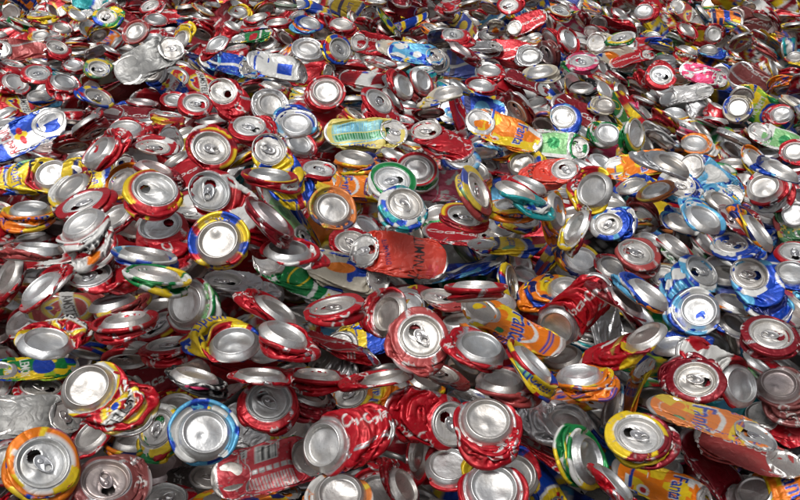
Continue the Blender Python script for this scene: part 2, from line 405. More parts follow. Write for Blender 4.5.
HALF = MMW / 2
def artwork(style, rng):
    U = lambda a, b: rng.uniform(a, b)
    o = U(0, MMW) if rng.random() < .5 else 0
    if style in ('r', 'rn', 'rm', 'rw', 'ry', 'yr', 'rg'):
        a = Art('dred' if style == 'rm' else ('rose' if style == 'rn' else 'red'))
        if style in ('ry', 'yr'):
            a.band(4, 9 if style == 'ry' else 16, 'yellow'); a.band(60, 66, 'gold'); a.band(84, 93, 'yellow')
            a.ell(o, 46, 20, 14, 'white'); a.ell(o + HALF, 46, 20, 14, 'yellow')
        elif style == 'rw':
            a.band(30, 62, 'white', 10, o); a.wave(o + 40, 12, 'silver'); a.wave(o + 150, 18, 'white')
            a.ell(o + 70, 50, 9, 9, 'blue'); a.lines(o, 70, 40, 14, 'white', 6)
        else:
            for k in (0, HALF):
                if style != 'rn':
                    a.wave(o + k + 33, 3.5, 'silver', 8); a.wave(o + k + 29.5, 1.0, 'silver', 8)
                    a.text('Coca-Cola', o + k, 48, 19, 'white', math.pi / 2, .25)
                if k and style != 'rm': a.lines(o + k + 52, 30, 18, 12, 'white', 7); a.box(o + k + 52, 66, 16, 10, 'white'); a.lines(o + k + 52, 66, 14, 8, 'black', 11, True)
            if style == 'rn':
                for k in (0, HALF):
                    a.box(k - 22, 40, 24, 26, 'white'); a.lines(k - 22, 40, 21, 22, 'black', 14)
                    for q in range(6): a.box(k + 2, 14 + q * 8, 8, 6.5, 'white'); a.ell(k + 2, 14 + q * 8, 2.5, 2, 'silver')
                    a.lines(k + 24, 40, 26, 56, 'white', 16); a.box(k + 24, 40, 1.2, 56, 'rose'); a.lines(k - 22, 66, 30, 12, 'white', 3)
                    a.text('Coca-Cola', k - 42, 48, 18, 'white', math.pi / 2, .25)
            a.band(91.5, 93, 'silver')
    elif style == 'am':
        a = Art('red')
        for k in (0, HALF):
            a.ell(k, 46, 31, 31, 'gold'); a.ell(k, 46, 28, 28, 'yellow'); a.ell(k, 46, 24, 24, 'white'); a.ell(k, 46, 22, 22, 'red')
            a.put((abs(GV - 46 + a.du(k) * .28) < 9.5) * (abs(a.du(k)) < 44) * 1.0, 'gold')
            a.put((abs(GV - 46 + a.du(k) * .28) < 8.5) * (abs(a.du(k)) < 44) * 1.0, 'white')
            a.text('AMSTEL', k, 46, 17, 'black', math.atan(.28)); a.ell(k, 68, 6, 6, 'yellow'); a.ell(k, 68, 4.5, 4.5, 'blue'); a.text('BEER', k, 81, 7, 'gold')
        a.band(0, 4, 'white'); a.band(4, 8, 'gold'); a.band(86, 90, 'yellow'); a.band(90, 93, 'white')
    elif style == 'my':
        a = Art('white')
        for k in (0, HALF):
            a.box(k, 40, 84, 24, 'red'); a.box(k, 44, 78, 15, 'black'); a.text('MYTHOS', k, 44, 17, 'white'); a.ell(k, 18, 12, 9, 'orange'); a.lines(k, 72, 50, 16, 'silver', 5)
        a.band(0, 6, 'red'); a.band(60, 63, 'red'); a.band(84, 90, 'red')
    elif style == 'dy':
        a = Art('coral')
        for k in (0, HALF):
            a.text('DYNAMITE', k, 64, 17, 'black'); a.text('DYNAMITE', k + 4, 24, 9, 'navy', .2); a.lines(k - 26, 82, 30, 12, 'rose', 8)
    elif style == 'f':
        a = Art('orange')
        for k in (0, HALF):
            a.ell(k + 6, 56, 40, 30, 'white', .2); a.ell(k + 6, 58, 37, 27, 'orange', .2); a.ell(k - 22, 64, 18, 17, 'yellow')
            a.text('Fanta', k + 3, 48, 34, 'white', .15); a.text('Fanta', k + 3, 48, 32, 'blue', .15); a.ell(k + 27, 68, 9, 6, 'green', .5); a.ell(k - 12, 74, 12, 8, 'orange')
            a.lines(k + 50, 40, 18, 50, 'blue', 14)
            a.lines(k, 14, 60, 8, 'blue', 2)
        a.band(0, 4, 'white')
    elif style in ('oy', 'ob', 'ow'):
        a = Art('yellow' if style == 'oy' else 'orange')
        if style == 'oy':
            a.put((smooth_noise(rng, AH, AW, 5) > .5) * 1.0, 'orange')
            for k in (20, 20 + HALF): a.text('Fanta', k - 20, 30, 26, 'white'); a.text('Fanta', k - 20, 30, 24, 'blue'); a.ell(k + 10, 66, 10, 7, 'white'); a.ell(k + 10, 66, 5, 4, 'red')
            a.band(78, 82, 'blue'); a.band(82, 86, 'white')
        elif style == 'ob':
            a.band(26, 40, 'blue', 4, o); a.band(60, 70, 'navy', 4, o); a.band(70, 74, 'white', 4, o); a.ell(o + 50, 50, 14, 10, 'white')
            for k in (0, HALF): a.box(k, 50, 26, 9, 'navy'); a.box(k + 9, 42, 9, 26, 'navy')
        else:
            a.put((smooth_noise(rng, AH, AW, 4) > .5) * 1.0, 'white'); a.text('Fanta', o, 40, 26, 'blue')
    elif style in ('y', 'ye', 'yb', 'wy', 'cr', 'ty'):
        a = Art({'wy': 'white', 'cr': 'cream', 'ty': 'pyellow'}.get(style, 'yellow'))
        if style == 'ye':
            a.put((smooth_noise(rng, AH, AW, 6) > .62) * 1.0, 'green'); a.put((smooth_noise(rng, AH, AW, 6) > .68) * 1.0, 'lime')
            for k in (0, HALF): a.ell(k, 40, 26, 14, 'blue'); a.text('LEMON', k, 64, 16, 'white')
        if style == 'yb':
            a.band(20, 30, 'blue', 7, o); a.band(30, 34, 'white', 7, o); a.band(70, 78, 'navy'); a.ell(o + 30, 54, 16, 10, 'lgreen')
            for k in (0, HALF): a.text('Lipton', k, 50, 20, 'blue', .1)
        if style == 'wy': a.band(0, 14, 'yellow', 3); a.band(14, 26, 'white', 3); a.band(26, 44, 'dred', 4, o); a.band(50, 70, 'yellow', 5, o); a.band(70, 84, 'dred')
        if style == 'cr':
            a.put((smooth_noise(rng, AH, AW, 5) > .74) * 1.0, 'blue'); a.wave(o, 7, 'yellow'); a.wave(o + 60, 5, 'blue'); a.ell(o + 100, 50, 12, 20, 'orange')
        if style == 'ty':
            for k in (0, HALF):
                a.box(k - 2, 50, 46, 76, 'mint'); a.lines(k - 12, 50, 20, 70, 'lblue', 22); a.box(k + 1, 50, 2, 76, 'pyellow'); a.lines(k + 10, 50, 16, 70, 'green', 18)
                a.text('Lipton', k + 32, 50, 16, 'blue', math.pi / 2); a.wave(k + 24, 2, 'lblue', 3)
    elif style in ('g', 'gw', 'gk'):
        a = Art('green' if style != 'gw' else 'white')
        if style == 'gw': a.box(0, 46, 60, 50, 'lgreen'); a.box(HALF, 46, 60, 50, 'lgreen'); a.ell(0, 46, 16, 12, 'green'); a.ell(HALF, 46, 16, 12, 'green'); a.band(0, 9, 'green'); a.band(84, 90, 'red'); a.lines(52, 46, 18, 60, 'green', 14)
        else: a.band(30, 36, 'white', 6, o); a.ell(o, 56, 26, 13, 'yellow', .3); a.ell(o, 56, 23, 10.5, 'green', .3); a.ell(o + HALF, 56, 26, 13, 'red', .3); a.band(0, 5, 'yellow'); a.wave(o + 50, 5, 'silver')
    elif style in ('b', 'lb', 'by', 'rb', 'bo', 'bt', 'wb', 'tl'):
        a = Art({'lb': 'lblue', 'tl': 'teal', 'wb': 'white'}.get(style, 'blue'))
        if style == 'b': a.band(60, 72, 'navy'); a.wave(o, 9, 'white'); a.ell(o + 60, 40, 20, 14, 'lblue'); a.ell(o + 150, 40, 15, 15, 'white', inner=.5); a.band(84, 90, 'silver')
        if style == 'lb':
            a.put((smooth_noise(rng, AH, AW, 6) > .6) * 1.0, 'blue'); a.put((smooth_noise(rng, AH, AW, 5) > .64) * 1.0, 'white')
            a.ell(o + 20, 62, 20, 5, 'yellow', .5); a.ell(o + 120, 60, 20, 5, 'yellow', -.5)
        if style == 'by': a.band(12, 24, 'yellow', 3, o); a.band(24, 28, 'white', 3, o); a.band(62, 74, 'yellow', 3, o); a.ell(o, 45, 18, 10, 'yellow')
        if style == 'rb':
            a.put((((GU // (MMW / 4)) + (GV + .25 * (GU % (MMW / 4)) > 52)) % 2 == 0) * 1.0, 'silver')
            for k in (0, HALF): a.put((abs(GV - 40) < 8) * (abs(a.du(k)) < 34) * 1.0, 'silver'); a.text('Red Bull', k, 40, 17, 'red'); a.ell(k, 58, 9, 9, 'yellow'); a.ell(k - 11, 58, 9, 4, 'red'); a.ell(k + 11, 58, 9, 4, 'red')
        if style == 'bo': a.band(30, 46, 'orange', 5, o); a.band(46, 50, 'white', 5, o); a.put((GV < 26) * 1.0, 'lblue'); a.ell(o + 80, 65, 16, 8, 'yellow')
        if style == 'bt': a.put((smooth_noise(rng, AH, AW, 6) > .52) * 1.0, 'teal'); a.put((smooth_noise(rng, AH, AW, 9) > .74) * 1.0, 'white'); a.band(60, 70, 'lblue')
        if style == 'wb': a.box(10, 30, 34, 30, 'blue'); a.box(10 + HALF, 30, 34, 30, 'blue'); a.lines(50, 50, 30, 60, 'silver', 18); a.band(84, 89, 'blue')
        if style == 'tl': a.band(20, 40, 'white', 6, o); a.band(40, 46, 'blue', 6, o); a.ell(o, 66, 26, 10, 'lblue')
    elif style == 's': a = Art('silver')
    elif style == 'gs':
        a = Art('grey'); a.put((smooth_noise(rng, AH, AW, 14) > .55) * 1.0, 'grey2', .5)
    elif style == 'pk': a = Art('pink'); a.put((smooth_noise(rng, AH, AW, 9) > .66) * 1.0, 'white'); a.wave(o, 8, 'silver')
    elif style == 'bk':
        a = Art('black')
        for k in (0, HALF): a.ell(k, 30, 18, 13, 'white', inner=.6); a.text('ZERO', k, 60, 22, 'white'); a.lines(k + 50, 50, 24, 50, 'silver', 16); a.box(k + 28, 76, 26, 12, 'pink')
    else: raise ValueError(style)
    if style in ('y', 'ye', 'yb', 'by', 'b', 'g', 'f', 'oy', 'bt', 'wy', 'yr', 'ry', 'ob'):
        alt = {'y': ('red', 'white'), 'ye': ('green', 'blue'), 'yb': ('red', 'blue'), 'by': ('yellow', 'red'), 'b': ('white', 'lblue'), 'g': ('white', 'yellow'), 'f': ('yellow', 'orange'),
               'oy': ('orange', 'white'), 'bt': ('teal', 'white'), 'wy': ('dred', 'yellow'), 'yr': ('red', 'red'), 'ry': ('red', 'dred'), 'ob': ('yellow', 'navy')}[style]
        for k in range(3):
            u0 = U(0, MMW); wd = U(18, 46)
            for col, sg in ((alt[0], 1), (alt[1], -1)):
                a.put((abs(a.du(u0 + (k * 20) * sg) + (GV - 46) * .4) < wd / 2 * (.6 if sg < 0 else 1)) * ((GV < U(10, 22)) | (GV > U(70, 84))) * 1.0, col)
    a.band(0, .8, 'silver')
    # rubbed and scuffed patches where the ink has gone
    w = smooth_noise(rng, AH, AW, 22) * .5 + smooth_noise(rng, AH, AW, 48) * .5
    a.put(np.clip((w - (.84 if rng.random() < .8 else .72)) * 9, 0, 1), (.46, .45, .43, .8), .7)
    a.im[..., :3] *= 1 - .22 * smooth_noise(rng, AH, AW, 4)[..., None] * rng.random()
    if rng.random() < .1: a.im[..., :3] = a.im[..., :3] * .72 + np.array([.20, .17, .14]) * .28; a.im[..., 3] *= .5
    return a.im
DESC = dict(r='red can', rn='red can', rm='dark red can', rw='red and white can', ry='red and yellow can', yr='yellow and red can', rg='red can', am='red and gold can',
            my='red and white can', dy='coral red can', f='orange can', oy='orange and yellow can', ob='orange and blue can', ow='orange and white can', y='yellow can',
            ye='yellow and green can', yb='yellow and blue can', wy='white and yellow can', cr='cream can', ty='pale yellow can', g='green can', gw='white and green can',
            b='blue can', lb='pale blue can', by='blue and yellow can', rb='blue and silver can', bo='blue and orange can', bt='blue-green can', wb='white and blue can',
            tl='teal can', s='plain silver can', gs='dull grey can', pk='pink can', bk='black can')

# ------------------------------------------------------------------ crush simulation (at script time) and the templates it gives
PARAMS = make_params()
SIM = crush_cans(PARAMS)
NT = len(PARAMS)
def kabsch(q, p):
    A = (p - p.mean(0)).T @ (q - q.mean(0))
    U_, S_, V_ = np.linalg.svd(A)
    D = np.diag([1, 1, np.sign(np.linalg.det(U_ @ V_))])
    return U_ @ D @ V_
TEMPL = []
for k in range(NT):
    G = SIM[k].astype(float)
    G -= (G.reshape(-1, 3).max(0) + G.reshape(-1, 3).min(0)) / 2
    b0 = np.zeros((NR, TN, 3)); th = np.arange(TN) * 2 * np.pi / TN
    b0[..., 0] = PROF[:, 0, None] * np.cos(th); b0[..., 1] = PROF[:, 0, None] * np.sin(th); b0[..., 2] = PROF[:, 1, None]
    fr = {}
    for nm, sl, sg in (('T', slice(0, 7), 1), ('B', slice(30, NR), -1)):
        Rk = kabsch(b0[sl].reshape(-1, 3), G[sl].reshape(-1, 3))
        fr[nm] = (G[6 if nm == 'T' else 32].mean(0), Rk[:, 2] * sg, Rk)
    gn = np.cross(np.roll(G, -1, 1) - np.roll(G, 1, 1), np.gradient(G, axis=0))      # outward normals of the sheet
    gn /= np.linalg.norm(gn, axis=-1, keepdims=True) + 1e-9
    gn = -gn
    if (gn[14:26] * (G[14:26] - G[14:26].mean((0, 1)))).sum() < 0: gn = -gn
    TEMPL.append(dict(G=G, kind=PARAMS[k]['kind'], g=PARAMS[k]['g'], fr=fr, N=gn, L=np.ptp(G[..., 0]), ext=max(np.ptp(G[..., 0]), np.ptp(G[..., 1]))))

def cr_w(t): return np.stack([-.5 * t + t * t - .5 * t ** 3, 1 - 2.5 * t * t + 1.5 * t ** 3, .5 * t + 2 * t * t - 1.5 * t ** 3, -.5 * t * t + .5 * t ** 3], -1)
def sample(G, ri, tj):
    """Catmull-Rom lookup on a (ring, angle) grid; ri and tj are fractional indices of equal shape"""
    ri = np.clip(ri, 0, NR - 1.001)
    i, j = np.floor(ri).astype(int), np.floor(tj).astype(int)
    wi, wj = cr_w(ri - i), cr_w(tj - j)
    out = 0
    for a in range(4):
        ia = np.clip(i + a - 1, 0, NR - 1)
        row = 0
        for b in range(4): row = row + G[ia, (j + b - 1) % TN] * wj[..., b, None]
        out = out + row * wi[..., a, None]
    return out
def sample_flat(G, ri, tj):
    i, j = np.floor(ri).astype(int), np.floor(tj).astype(int)
    a, b = (ri - i)[..., None], (tj - j)[..., None]
    i2 = np.minimum(i + 1, NR - 1)
    lin = G[i, j % TN] * (1 - a) * (1 - b) + G[i2, j % TN] * a * (1 - b) + G[i, (j + 1) % TN] * (1 - a) * b + G[i2, (j + 1) % TN] * a * b
    return lin * .75 + sample(G, ri, tj) * .25
def grid_faces(nr, nc, flip):
    i = np.arange(nr - 1)[:, None]; j = np.arange(nc)[None]; j2 = (j + 1) % nc
    F = np.stack([i * nc + j, (i + 1) * nc + j, (i + 1) * nc + j2, i * nc + j2], -1).reshape(-1, 4)
    return F[:, ::-1] if flip else F

def cap_point(T, cap, r, th, h):
    """a point of the lid or base at radius r, angle th, raised h above its sheet (millimetres)"""
    idx = np.interp(r, PROF[:7, 0], np.arange(7)) if cap == 'T' else np.interp(r, PROF[:29:-1, 0][:9], np.arange(NR - 1, NR - 10, -1))
    tj = th / (2 * np.pi) * TN
    p = sample(T['G'], idx, tj)
    nrm = T['fr'][cap][1]
    if T['kind'] != 'F': n = np.broadcast_to(nrm, p.shape)
    else:
        n = sample(T['N'], idx, tj) * .6 + nrm * .4
        n = n / (np.linalg.norm(n, axis=-1, keepdims=True) + 1e-9)
    if cap == 'T':                                            # the rim's bead reaches past the sheet's edge
        ex = np.maximum(r - 26.5, 0)[..., None]
        d = sample(T['G'], np.full_like(idx, 6.0), tj) - sample(T['G'], np.full_like(idx, 4.0), tj)
        p = p + d / (np.linalg.norm(d, axis=-1, keepdims=True) + 1e-9) * ex
    small = r < 1.5
    if np.any(small):
        c = T['G'][0 if cap == 'T' else NR - 1].mean(0)
        w = np.clip(r / 1.5, 0, 1)[..., None]
        p = np.where(small[..., None], c * (1 - w) + p * w, p)
    return p + n * h[..., None]

LID_ROWS = [(26.9, -2.5), (27.4, -.8), (27.5, .6), (27.1, 1.5), (26.4, 1.8), (25.7, 1.5), (25.2, .4), (24.7, -2.2), (24.2, -4.2), (23.6, -4.9), (22.9, -4.6), (22.3, -3.0), (21.6, -2.4),
            (20.4, -2.3), (19.6, -2.3), (18.6, -2.3), (17.6, -2.35), (16.6, -2.4), (15.5, -2.6), (14.5, -2.8), (13.5, -3), (12.5, -3), (11.5, -3), (10.5, -3), (9.5, -3), (8.5, -3), (7.3, -3), (6, -3), (4.5, -3), (2.2, -3), (0.02, -3)]
LID_ROWS_LOW = [(26.9, -1.5), (27.4, .6), (26.4, 1.8), (25.2, .6), (24.3, -4.2), (22.9, -4.2), (21.9, -2.4), (14, -2.8), (7, -3), (0.02, -3)]
def lid_grid(T, cols, low, tab, opened, dents):
    R = np.array(LID_ROWS_LOW if low else LID_ROWS); n = len(R)
    th = np.arange(cols) / cols * 2 * np.pi
    r = np.repeat(R[:, 0:1], cols, 1); h = np.repeat(R[:, 1:2], cols, 1); t = np.repeat(th[None], n, 0)
    k = .35 if T['kind'] == 'F' else min(1.0, T['g'] / 17)
    x, y = r * np.cos(t - tab), r * np.sin(t - tab)           # the mouth lies at +x of the tab's frame
    shade = np.ones_like(r)
    if opened:
        q = ((x - 12.2) / 7.2) ** 2 + (y / 8.6) ** 2
        h = np.where((q < 1.15) & (r < 21), h - 1.2 * np.clip((1.15 - q) * 3, 0, 1), h)
    ring = ((x - 2) / 17.5) ** 2 + (y / (8.5 + .35 * x)) ** 2  # pressed panel round the tab
    h = h + np.where((r < 21) & (abs(ring - 1) < .16), -.5, 0)
    for a, b, s, amp in dents: h = h + np.where(r < 22, amp * np.exp(-((x - a) ** 2 + (y - b) ** 2) / (s * s)), 0)
    h = np.maximum(h, -6.5)
    F = grid_faces(n, cols, False)
    if opened:                                                # the mouth is a real hole
        inm = ((q < .92) & (r < 20.5)).ravel()
        F = F[~inm[F].all(1)]
    return cap_point(T, 'T', r, t, h * k), F
BASE_ROWS = [(30.0, 0), (30.2, .1), (30.4, .2), (30.8, .3), (31.2, .2), (31.6, .1), (32.0, .2), (32.4, .7), (32.8, 1.3), (33.1, 1.1), (33.4, -.4), (33.62, -2.6), (33.85, -4.6), (34.1, -5.4), (34.4, -5.5),
             (34.8, -5.9), (35.2, -6.5), (35.6, -7.1), (36.0, -7.7), (36.5, -8.3), (37.0, -8.8), (37.5, -9.1), (38.0, -9.3), (39.0, -9.4)]
BASE_ROWS_LOW = [(30, 0), (30.4, .1), (31, .2), (32.2, .6), (32.9, 1.2), (33.5, -1.5), (33.9, -4.8), (34.6, -5.7), (36, -7.7), (37.2, -8.9), (39.0, -9.4)]
def base_grid(T, cols, low, dome, dents):
    R = np.array(BASE_ROWS_LOW if low else BASE_ROWS); n = len(R)
    th = np.arange(cols) / cols * 2 * np.pi
    idx = np.repeat(R[:, 0:1], cols, 1); h = np.repeat(R[:, 1:2], cols, 1).copy(); t = np.repeat(th[None], n, 0)
    k = .3 if T['kind'] == 'F' else min(1.0, T['g'] / 22)
    r = np.interp(idx, np.arange(29, NR + 1), list(PROF[29:, 0]) + [0.01])
    h = np.where(r < 21, -5.5 + (h + 5.5) * dome, h)
    x, y = r * np.cos(t), r * np.sin(t)
    for a, b, s, amp in dents: h = h + np.where(r < 22.5, amp * np.exp(-((x - a) ** 2 + (y - b) ** 2) / (s * s)) * np.clip((22.5 - r) / 3, 0, 1), 0)
    h = np.maximum(h, -8.4)
    p = sample(T['G'], np.minimum(idx, NR - 1), t / (2 * np.pi) * TN)
    cen = T['G'][NR - 1].mean(0)
    p = np.where((idx > NR - 1)[..., None], cen, p)
    nrm = T['fr']['B'][1]
    if T['kind'] == 'F':
        nn = sample(T['N'], np.minimum(idx, NR - 1), t / (2 * np.pi) * TN) * .6 + nrm * .4
        nn = nn / (np.linalg.norm(nn, axis=-1, keepdims=True) + 1e-9)
    else: nn = nrm
    return p + nn * (h * k)[..., None], grid_faces(n, cols, False)
def body_grid(T, up, im, cols=None):
    cols = cols or int(TN * up)
    n = int(round(24.2 * up)) + 1
    idx = np.linspace(6.0, 30.15, n)
    ri = np.repeat(idx[:, None], cols, 1); tj = np.repeat(np.arange(cols)[None] * TN / cols, n, 0)
    p = sample_flat(T['G'], ri, tj)
    v = np.clip((ri - 6.6) / 23.4, 0, .999) * (AH - 1); u = tj / TN * AW
    i, j = v.astype(int), u.astype(int) % AW
    fi, fj = (v - i)[..., None], (u - u.astype(int))[..., None]
    i2, j2 = np.minimum(i + 1, AH - 1), (j + 1) % AW
    c = im[i, j] * (1 - fi) * (1 - fj) + im[i2, j] * fi * (1 - fj) + im[i, j2] * (1 - fi) * fj + im[i2, j2] * fi * fj
    c = np.where((ri < 6.7)[..., None], np.array(COL['silver']), c)
    return p, grid_faces(n, cols, False), c
def tab_mesh(T, tab, lift, gone_nose=False):
    n = 28
    a = np.arange(n) / n * 2 * np.pi
    ox, oy = 12.0 * np.cos(a), 7.6 * np.sin(a) * (1 + .10 * np.cos(a))
    ix, iy = -6.2 + 3.7 * np.cos(a), 4.3 * np.sin(a)
    rows = [(ox * .97, oy * .97, -.5), (ox, oy, .1), (ox * .99, oy * .99, .8), (ox * .93, oy * .9, 1.05), (ox * .86 - .3, oy * .8, .6), ((ox + ix) / 2, (oy * .8 + iy) / 2 * 1.05, .5), (ix * 1.0, iy * 1.12, .6), (ix, iy, .9), (ix * 1.0 - .0, iy * .93, .2), (ix, iy, -.5)]
    X = np.array([q[0] for q in rows]); Y = np.array([q[1] for q in rows]); H = np.array([np.full(n, q[2]) for q in rows])
    H = H - 1.5 + lift * np.clip(2.0 - X, 0, 30)
    X = X - 1.0
    m = len(rows)
    # the rivet
    b = np.arange(n) / n * 2 * np.pi
    rr = [(3.3, .6), (3.0, 1.3), (2.2, 1.6), (1.2, 1.6), (.05, 1.55)]
    RX = np.array([3 + q[0] * np.cos(b) for q in rr]); RY = np.array([q[0] * np.sin(b) for q in rr]); RH = np.array([np.full(n, q[1] - 1.5) for q in rr])
    def put(X, Y, H):
        r = np.hypot(X, Y); t = np.arctan2(Y, X) + tab
        k = .5 if T['kind'] == 'F' else 1.0
        return cap_point(T, 'T', r, t % (2 * np.pi), H * k - (0 if k == 1 else .2))
    return [(put(X, Y, H), grid_faces(m, n, False)), (put(RX, RY, RH), grid_faces(5, n, False))]

def build_mesh(name, chunks, mats):
    """chunks: list of (V (…,3), F, colour (…,4) or None, material index)"""
    Vs, Fs, Cs, Ms, off = [], [], [], [], 0
    for V, F, c, mi in chunks:
        V = V.reshape(-1, 3)
        c = np.ones((len(V), 4)) if c is None else c.reshape(-1, 4)
        Vs.append(V); Fs.append(F + off); Cs.append(c); Ms.append(np.full(len(F), mi)); off += len(V)
    V = np.concatenate(Vs).astype(np.float32); F = np.concatenate(Fs).astype(np.int32); Cc = np.concatenate(Cs).astype(np.float32); Mi = np.concatenate(Ms).astype(np.int32)
    me = bpy.data.meshes.new(name)
    me.vertices.add(len(V)); me.vertices.foreach_set('co', V.ravel())
    me.loops.add(F.size); me.loops.foreach_set('vertex_index', F.ravel())
    me.polygons.add(len(F)); me.polygons.foreach_set('loop_start', np.arange(0, F.size, 4, dtype=np.int32))
    me.polygons.foreach_set('material_index', Mi)
    me.polygons.foreach_set('use_smooth', np.ones(len(F), bool))
    at = me.color_attributes.new('print', 'FLOAT_COLOR', 'POINT')
    at.data.foreach_set('color', Cc.ravel())
    for m in mats: me.materials.append(m)
    me.update(calc_edges=True)
    return me

# ------------------------------------------------------------------ where each can lies
KEY = {'P': [k for k in range(NT) if PARAMS[k]['kind'] == 'P'], 'O': [k for k in range(NT) if PARAMS[k]['kind'] == 'O'], 'F': [k for k in range(NT) if PARAMS[k]['kind'] == 'F']}
def unit(v): return v / (np.linalg.norm(v) + 1e-12)
def frame(z, x):
    z = unit(z); x = x - z * (x @ z)
    if np.linalg.norm(x) < 1e-6: x = np.cross(z, [0.3, 0.5, 0.8])
    x = unit(x)
    return np.stack([x, np.cross(z, x), z], 1)
GS = 2.0                                                     # depth maps at half the photograph's resolution
MX, MY = 170, 90                                             # margin beyond the frame, photograph pixels
GWd, GHt = int((PW + 2 * MX) / GS), int((PH + 2 * MY) / GS)
def cells(P):
    x = (P[:, 0] / -P[:, 2] * FPX + PW / 2 + MX) / GS
    y = (-P[:, 1] / -P[:, 2] * FPX + PH / 2 + MY) / GS
    return x, y
class Can: pass
def setup(x, y, w, asp, ang, kind, face, style, opt, rng):
    c = Can()
    c.x, c.y, c.w, c.asp, c.ang, c.kind, c.face, c.style, c.opt = x, y, w, asp, ang, kind, face, style, opt
    ids = KEY[kind]
    if kind == 'P':
        gs = sorted(ids, key=lambda k: PARAMS[k]['g'])
        ids = gs[len(gs) // 3:] if opt.get('t') else gs[:int(len(gs) * .7)]
        if opt.get('t'): ids = [k for k in ids if TEMPL[k]['ext'] < 86] or ids
        ids = [k for k in ids if TEMPL[k]['ext'] < 98] or ids
    c.t = int(ids[rng.integers(len(ids))]); T = TEMPL[c.t]
    r = ray(x, y); vz = unit(-r); vx = unit(np.cross([0, 1, 0], vz)); vy = np.cross(vz, vx)
    a = math.radians(ang)
    m = math.sin(a) * vx + math.cos(a) * vy
    if opt.get('d'): m = -m
    cphi = min(.995, asp / .7) if kind == 'F' else min(.995, asp)
    n = cphi * vz + math.sqrt(1 - cphi * cphi) * m
    major = math.cos(a) * vx - math.sin(a) * vy
    c.n = n
    if kind == 'F':
        up = 1 if rng.random() < .5 else -1
        c.R = frame(n, major * (-1 if opt.get('r') else 1)) @ frame(np.array([0, 0, float(up)]), np.array([1., 0, 0])).T
        anchor = np.array([0, 0, up * T['g'] / 2]); true = T['L'] * .82
        c.up = up
    else:
        anchor, nl, Rk = T['fr'][face]
        bl = -anchor; bl = bl - nl * (bl @ nl)
        if 'b' in opt:
            b = math.radians(opt['b']); bd = math.cos(b) * vx - math.sin(b) * vy
        elif kind == 'O': bd = -(n - vz * (n @ vz))
        else:
            q = rng.uniform(0, 6.28); bd = math.cos(q) * vx + math.sin(q) * vy
        c.R = frame(n, bd) @ frame(nl, bl).T
        true = 54.8 if face == 'T' else 62.0
        if face == 'T':
            tl = rng.uniform(0, 6.28)
            if 's' in opt:
                s = math.radians(opt['s']); dl = c.R.T @ (math.cos(s) * vx - math.sin(s) * vy)
                tl = math.atan2(dl @ Rk[:, 1], dl @ Rk[:, 0])
            c.tab = tl
    z0 = depth0(x, y) + opt.get('z', 0)
    zw = FPX * true * .001 / w
    z = float(np.clip(zw, z0 - .07 * z0, z0 + .08 * z0))
    c.s = float(np.clip(w * z / (FPX * true * .001), .82, 1.08)) * (.93 if kind != 'F' else 1.0)
    c.z = z
    c.c = r * z - (c.R @ anchor) * (c.s * .001)
    c.ray = r
    G = T['G']; Gm = (G[1:] + G[:-1]) / 2
    pts = np.concatenate([G.reshape(-1, 3), Gm.reshape(-1, 3)])
    P = (pts @ c.R.T) * (c.s * .001) + c.c
    gx, gy = cells(P)
    c.x0, c.y0 = int(gx.min()), int(gy.min())
    W, H = int(gx.max()) - c.x0 + 1, int(gy.max()) - c.y0 + 1
    near = np.full(W * H, 9.); far = np.full(W * H, -9.)
    k = (gy.astype(int) - c.y0) * W + gx.astype(int) - c.x0
    np.minimum.at(near, k, -P[:, 2]); np.maximum.at(far, k, -P[:, 2])
    near, far = near.reshape(H, W), far.reshape(H, W)
    hole = far < -1
    if hole.any():
        pn = np.pad(near, 1, constant_values=9.); pf = np.pad(far, 1, constant_values=-9.)
        cnt = sum((pf[1 + a:1 + a + H, 1 + b:1 + b + W] > 0).astype(int) for a in (-1, 0, 1) for b in (-1, 0, 1))
        mn = np.min([pn[1 + a:1 + a + H, 1 + b:1 + b + W] for a in (-1, 0, 1) for b in (-1, 0, 1)], 0)
        mf = np.max([pf[1 + a:1 + a + H, 1 + b:1 + b + W] for a in (-1, 0, 1) for b in (-1, 0, 1)], 0)
        ok = hole & (cnt >= 4)
        near[ok], far[ok] = mn[ok], mf[ok]
    c.near, c.far, c.W, c.H = near, far, W, H
    c.shift = 0.0
    c.area = float((far > 0).sum()) + 1; c.key = .1
    return c
PLACED = []
def overlap(a, b):
    x0, x1 = max(a.x0, b.x0), min(a.x0 + a.W, b.x0 + b.W)
    y0, y1 = max(a.y0, b.y0), min(a.y0 + a.H, b.y0 + b.H)
    if x1 - x0 < 1 or y1 - y0 < 1: return None
    A = (slice(y0 - a.y0, y1 - a.y0), slice(x0 - a.x0, x1 - a.x0)); B = (slice(y0 - b.y0, y1 - b.y0), slice(x0 - b.x0, x1 - b.x0))
    m = (a.far[A] > 0) & (b.far[B] > 0)
    if m.sum() < 3: return None
    return a.near[A][m], a.far[A][m], b.near[B][m], b.far[B][m], m.sum() / a.area, m.sum() / b.area
def centre_hit(a, b):
    """does can b cover the middle of can a's shown end"""
    gx, gy = int((a.x + MX) / GS) - b.x0, int((a.y + MY) / GS) - b.y0
    return 0 <= gx < b.W and 0 <= gy < b.H and b.far[gy, gx] > 0
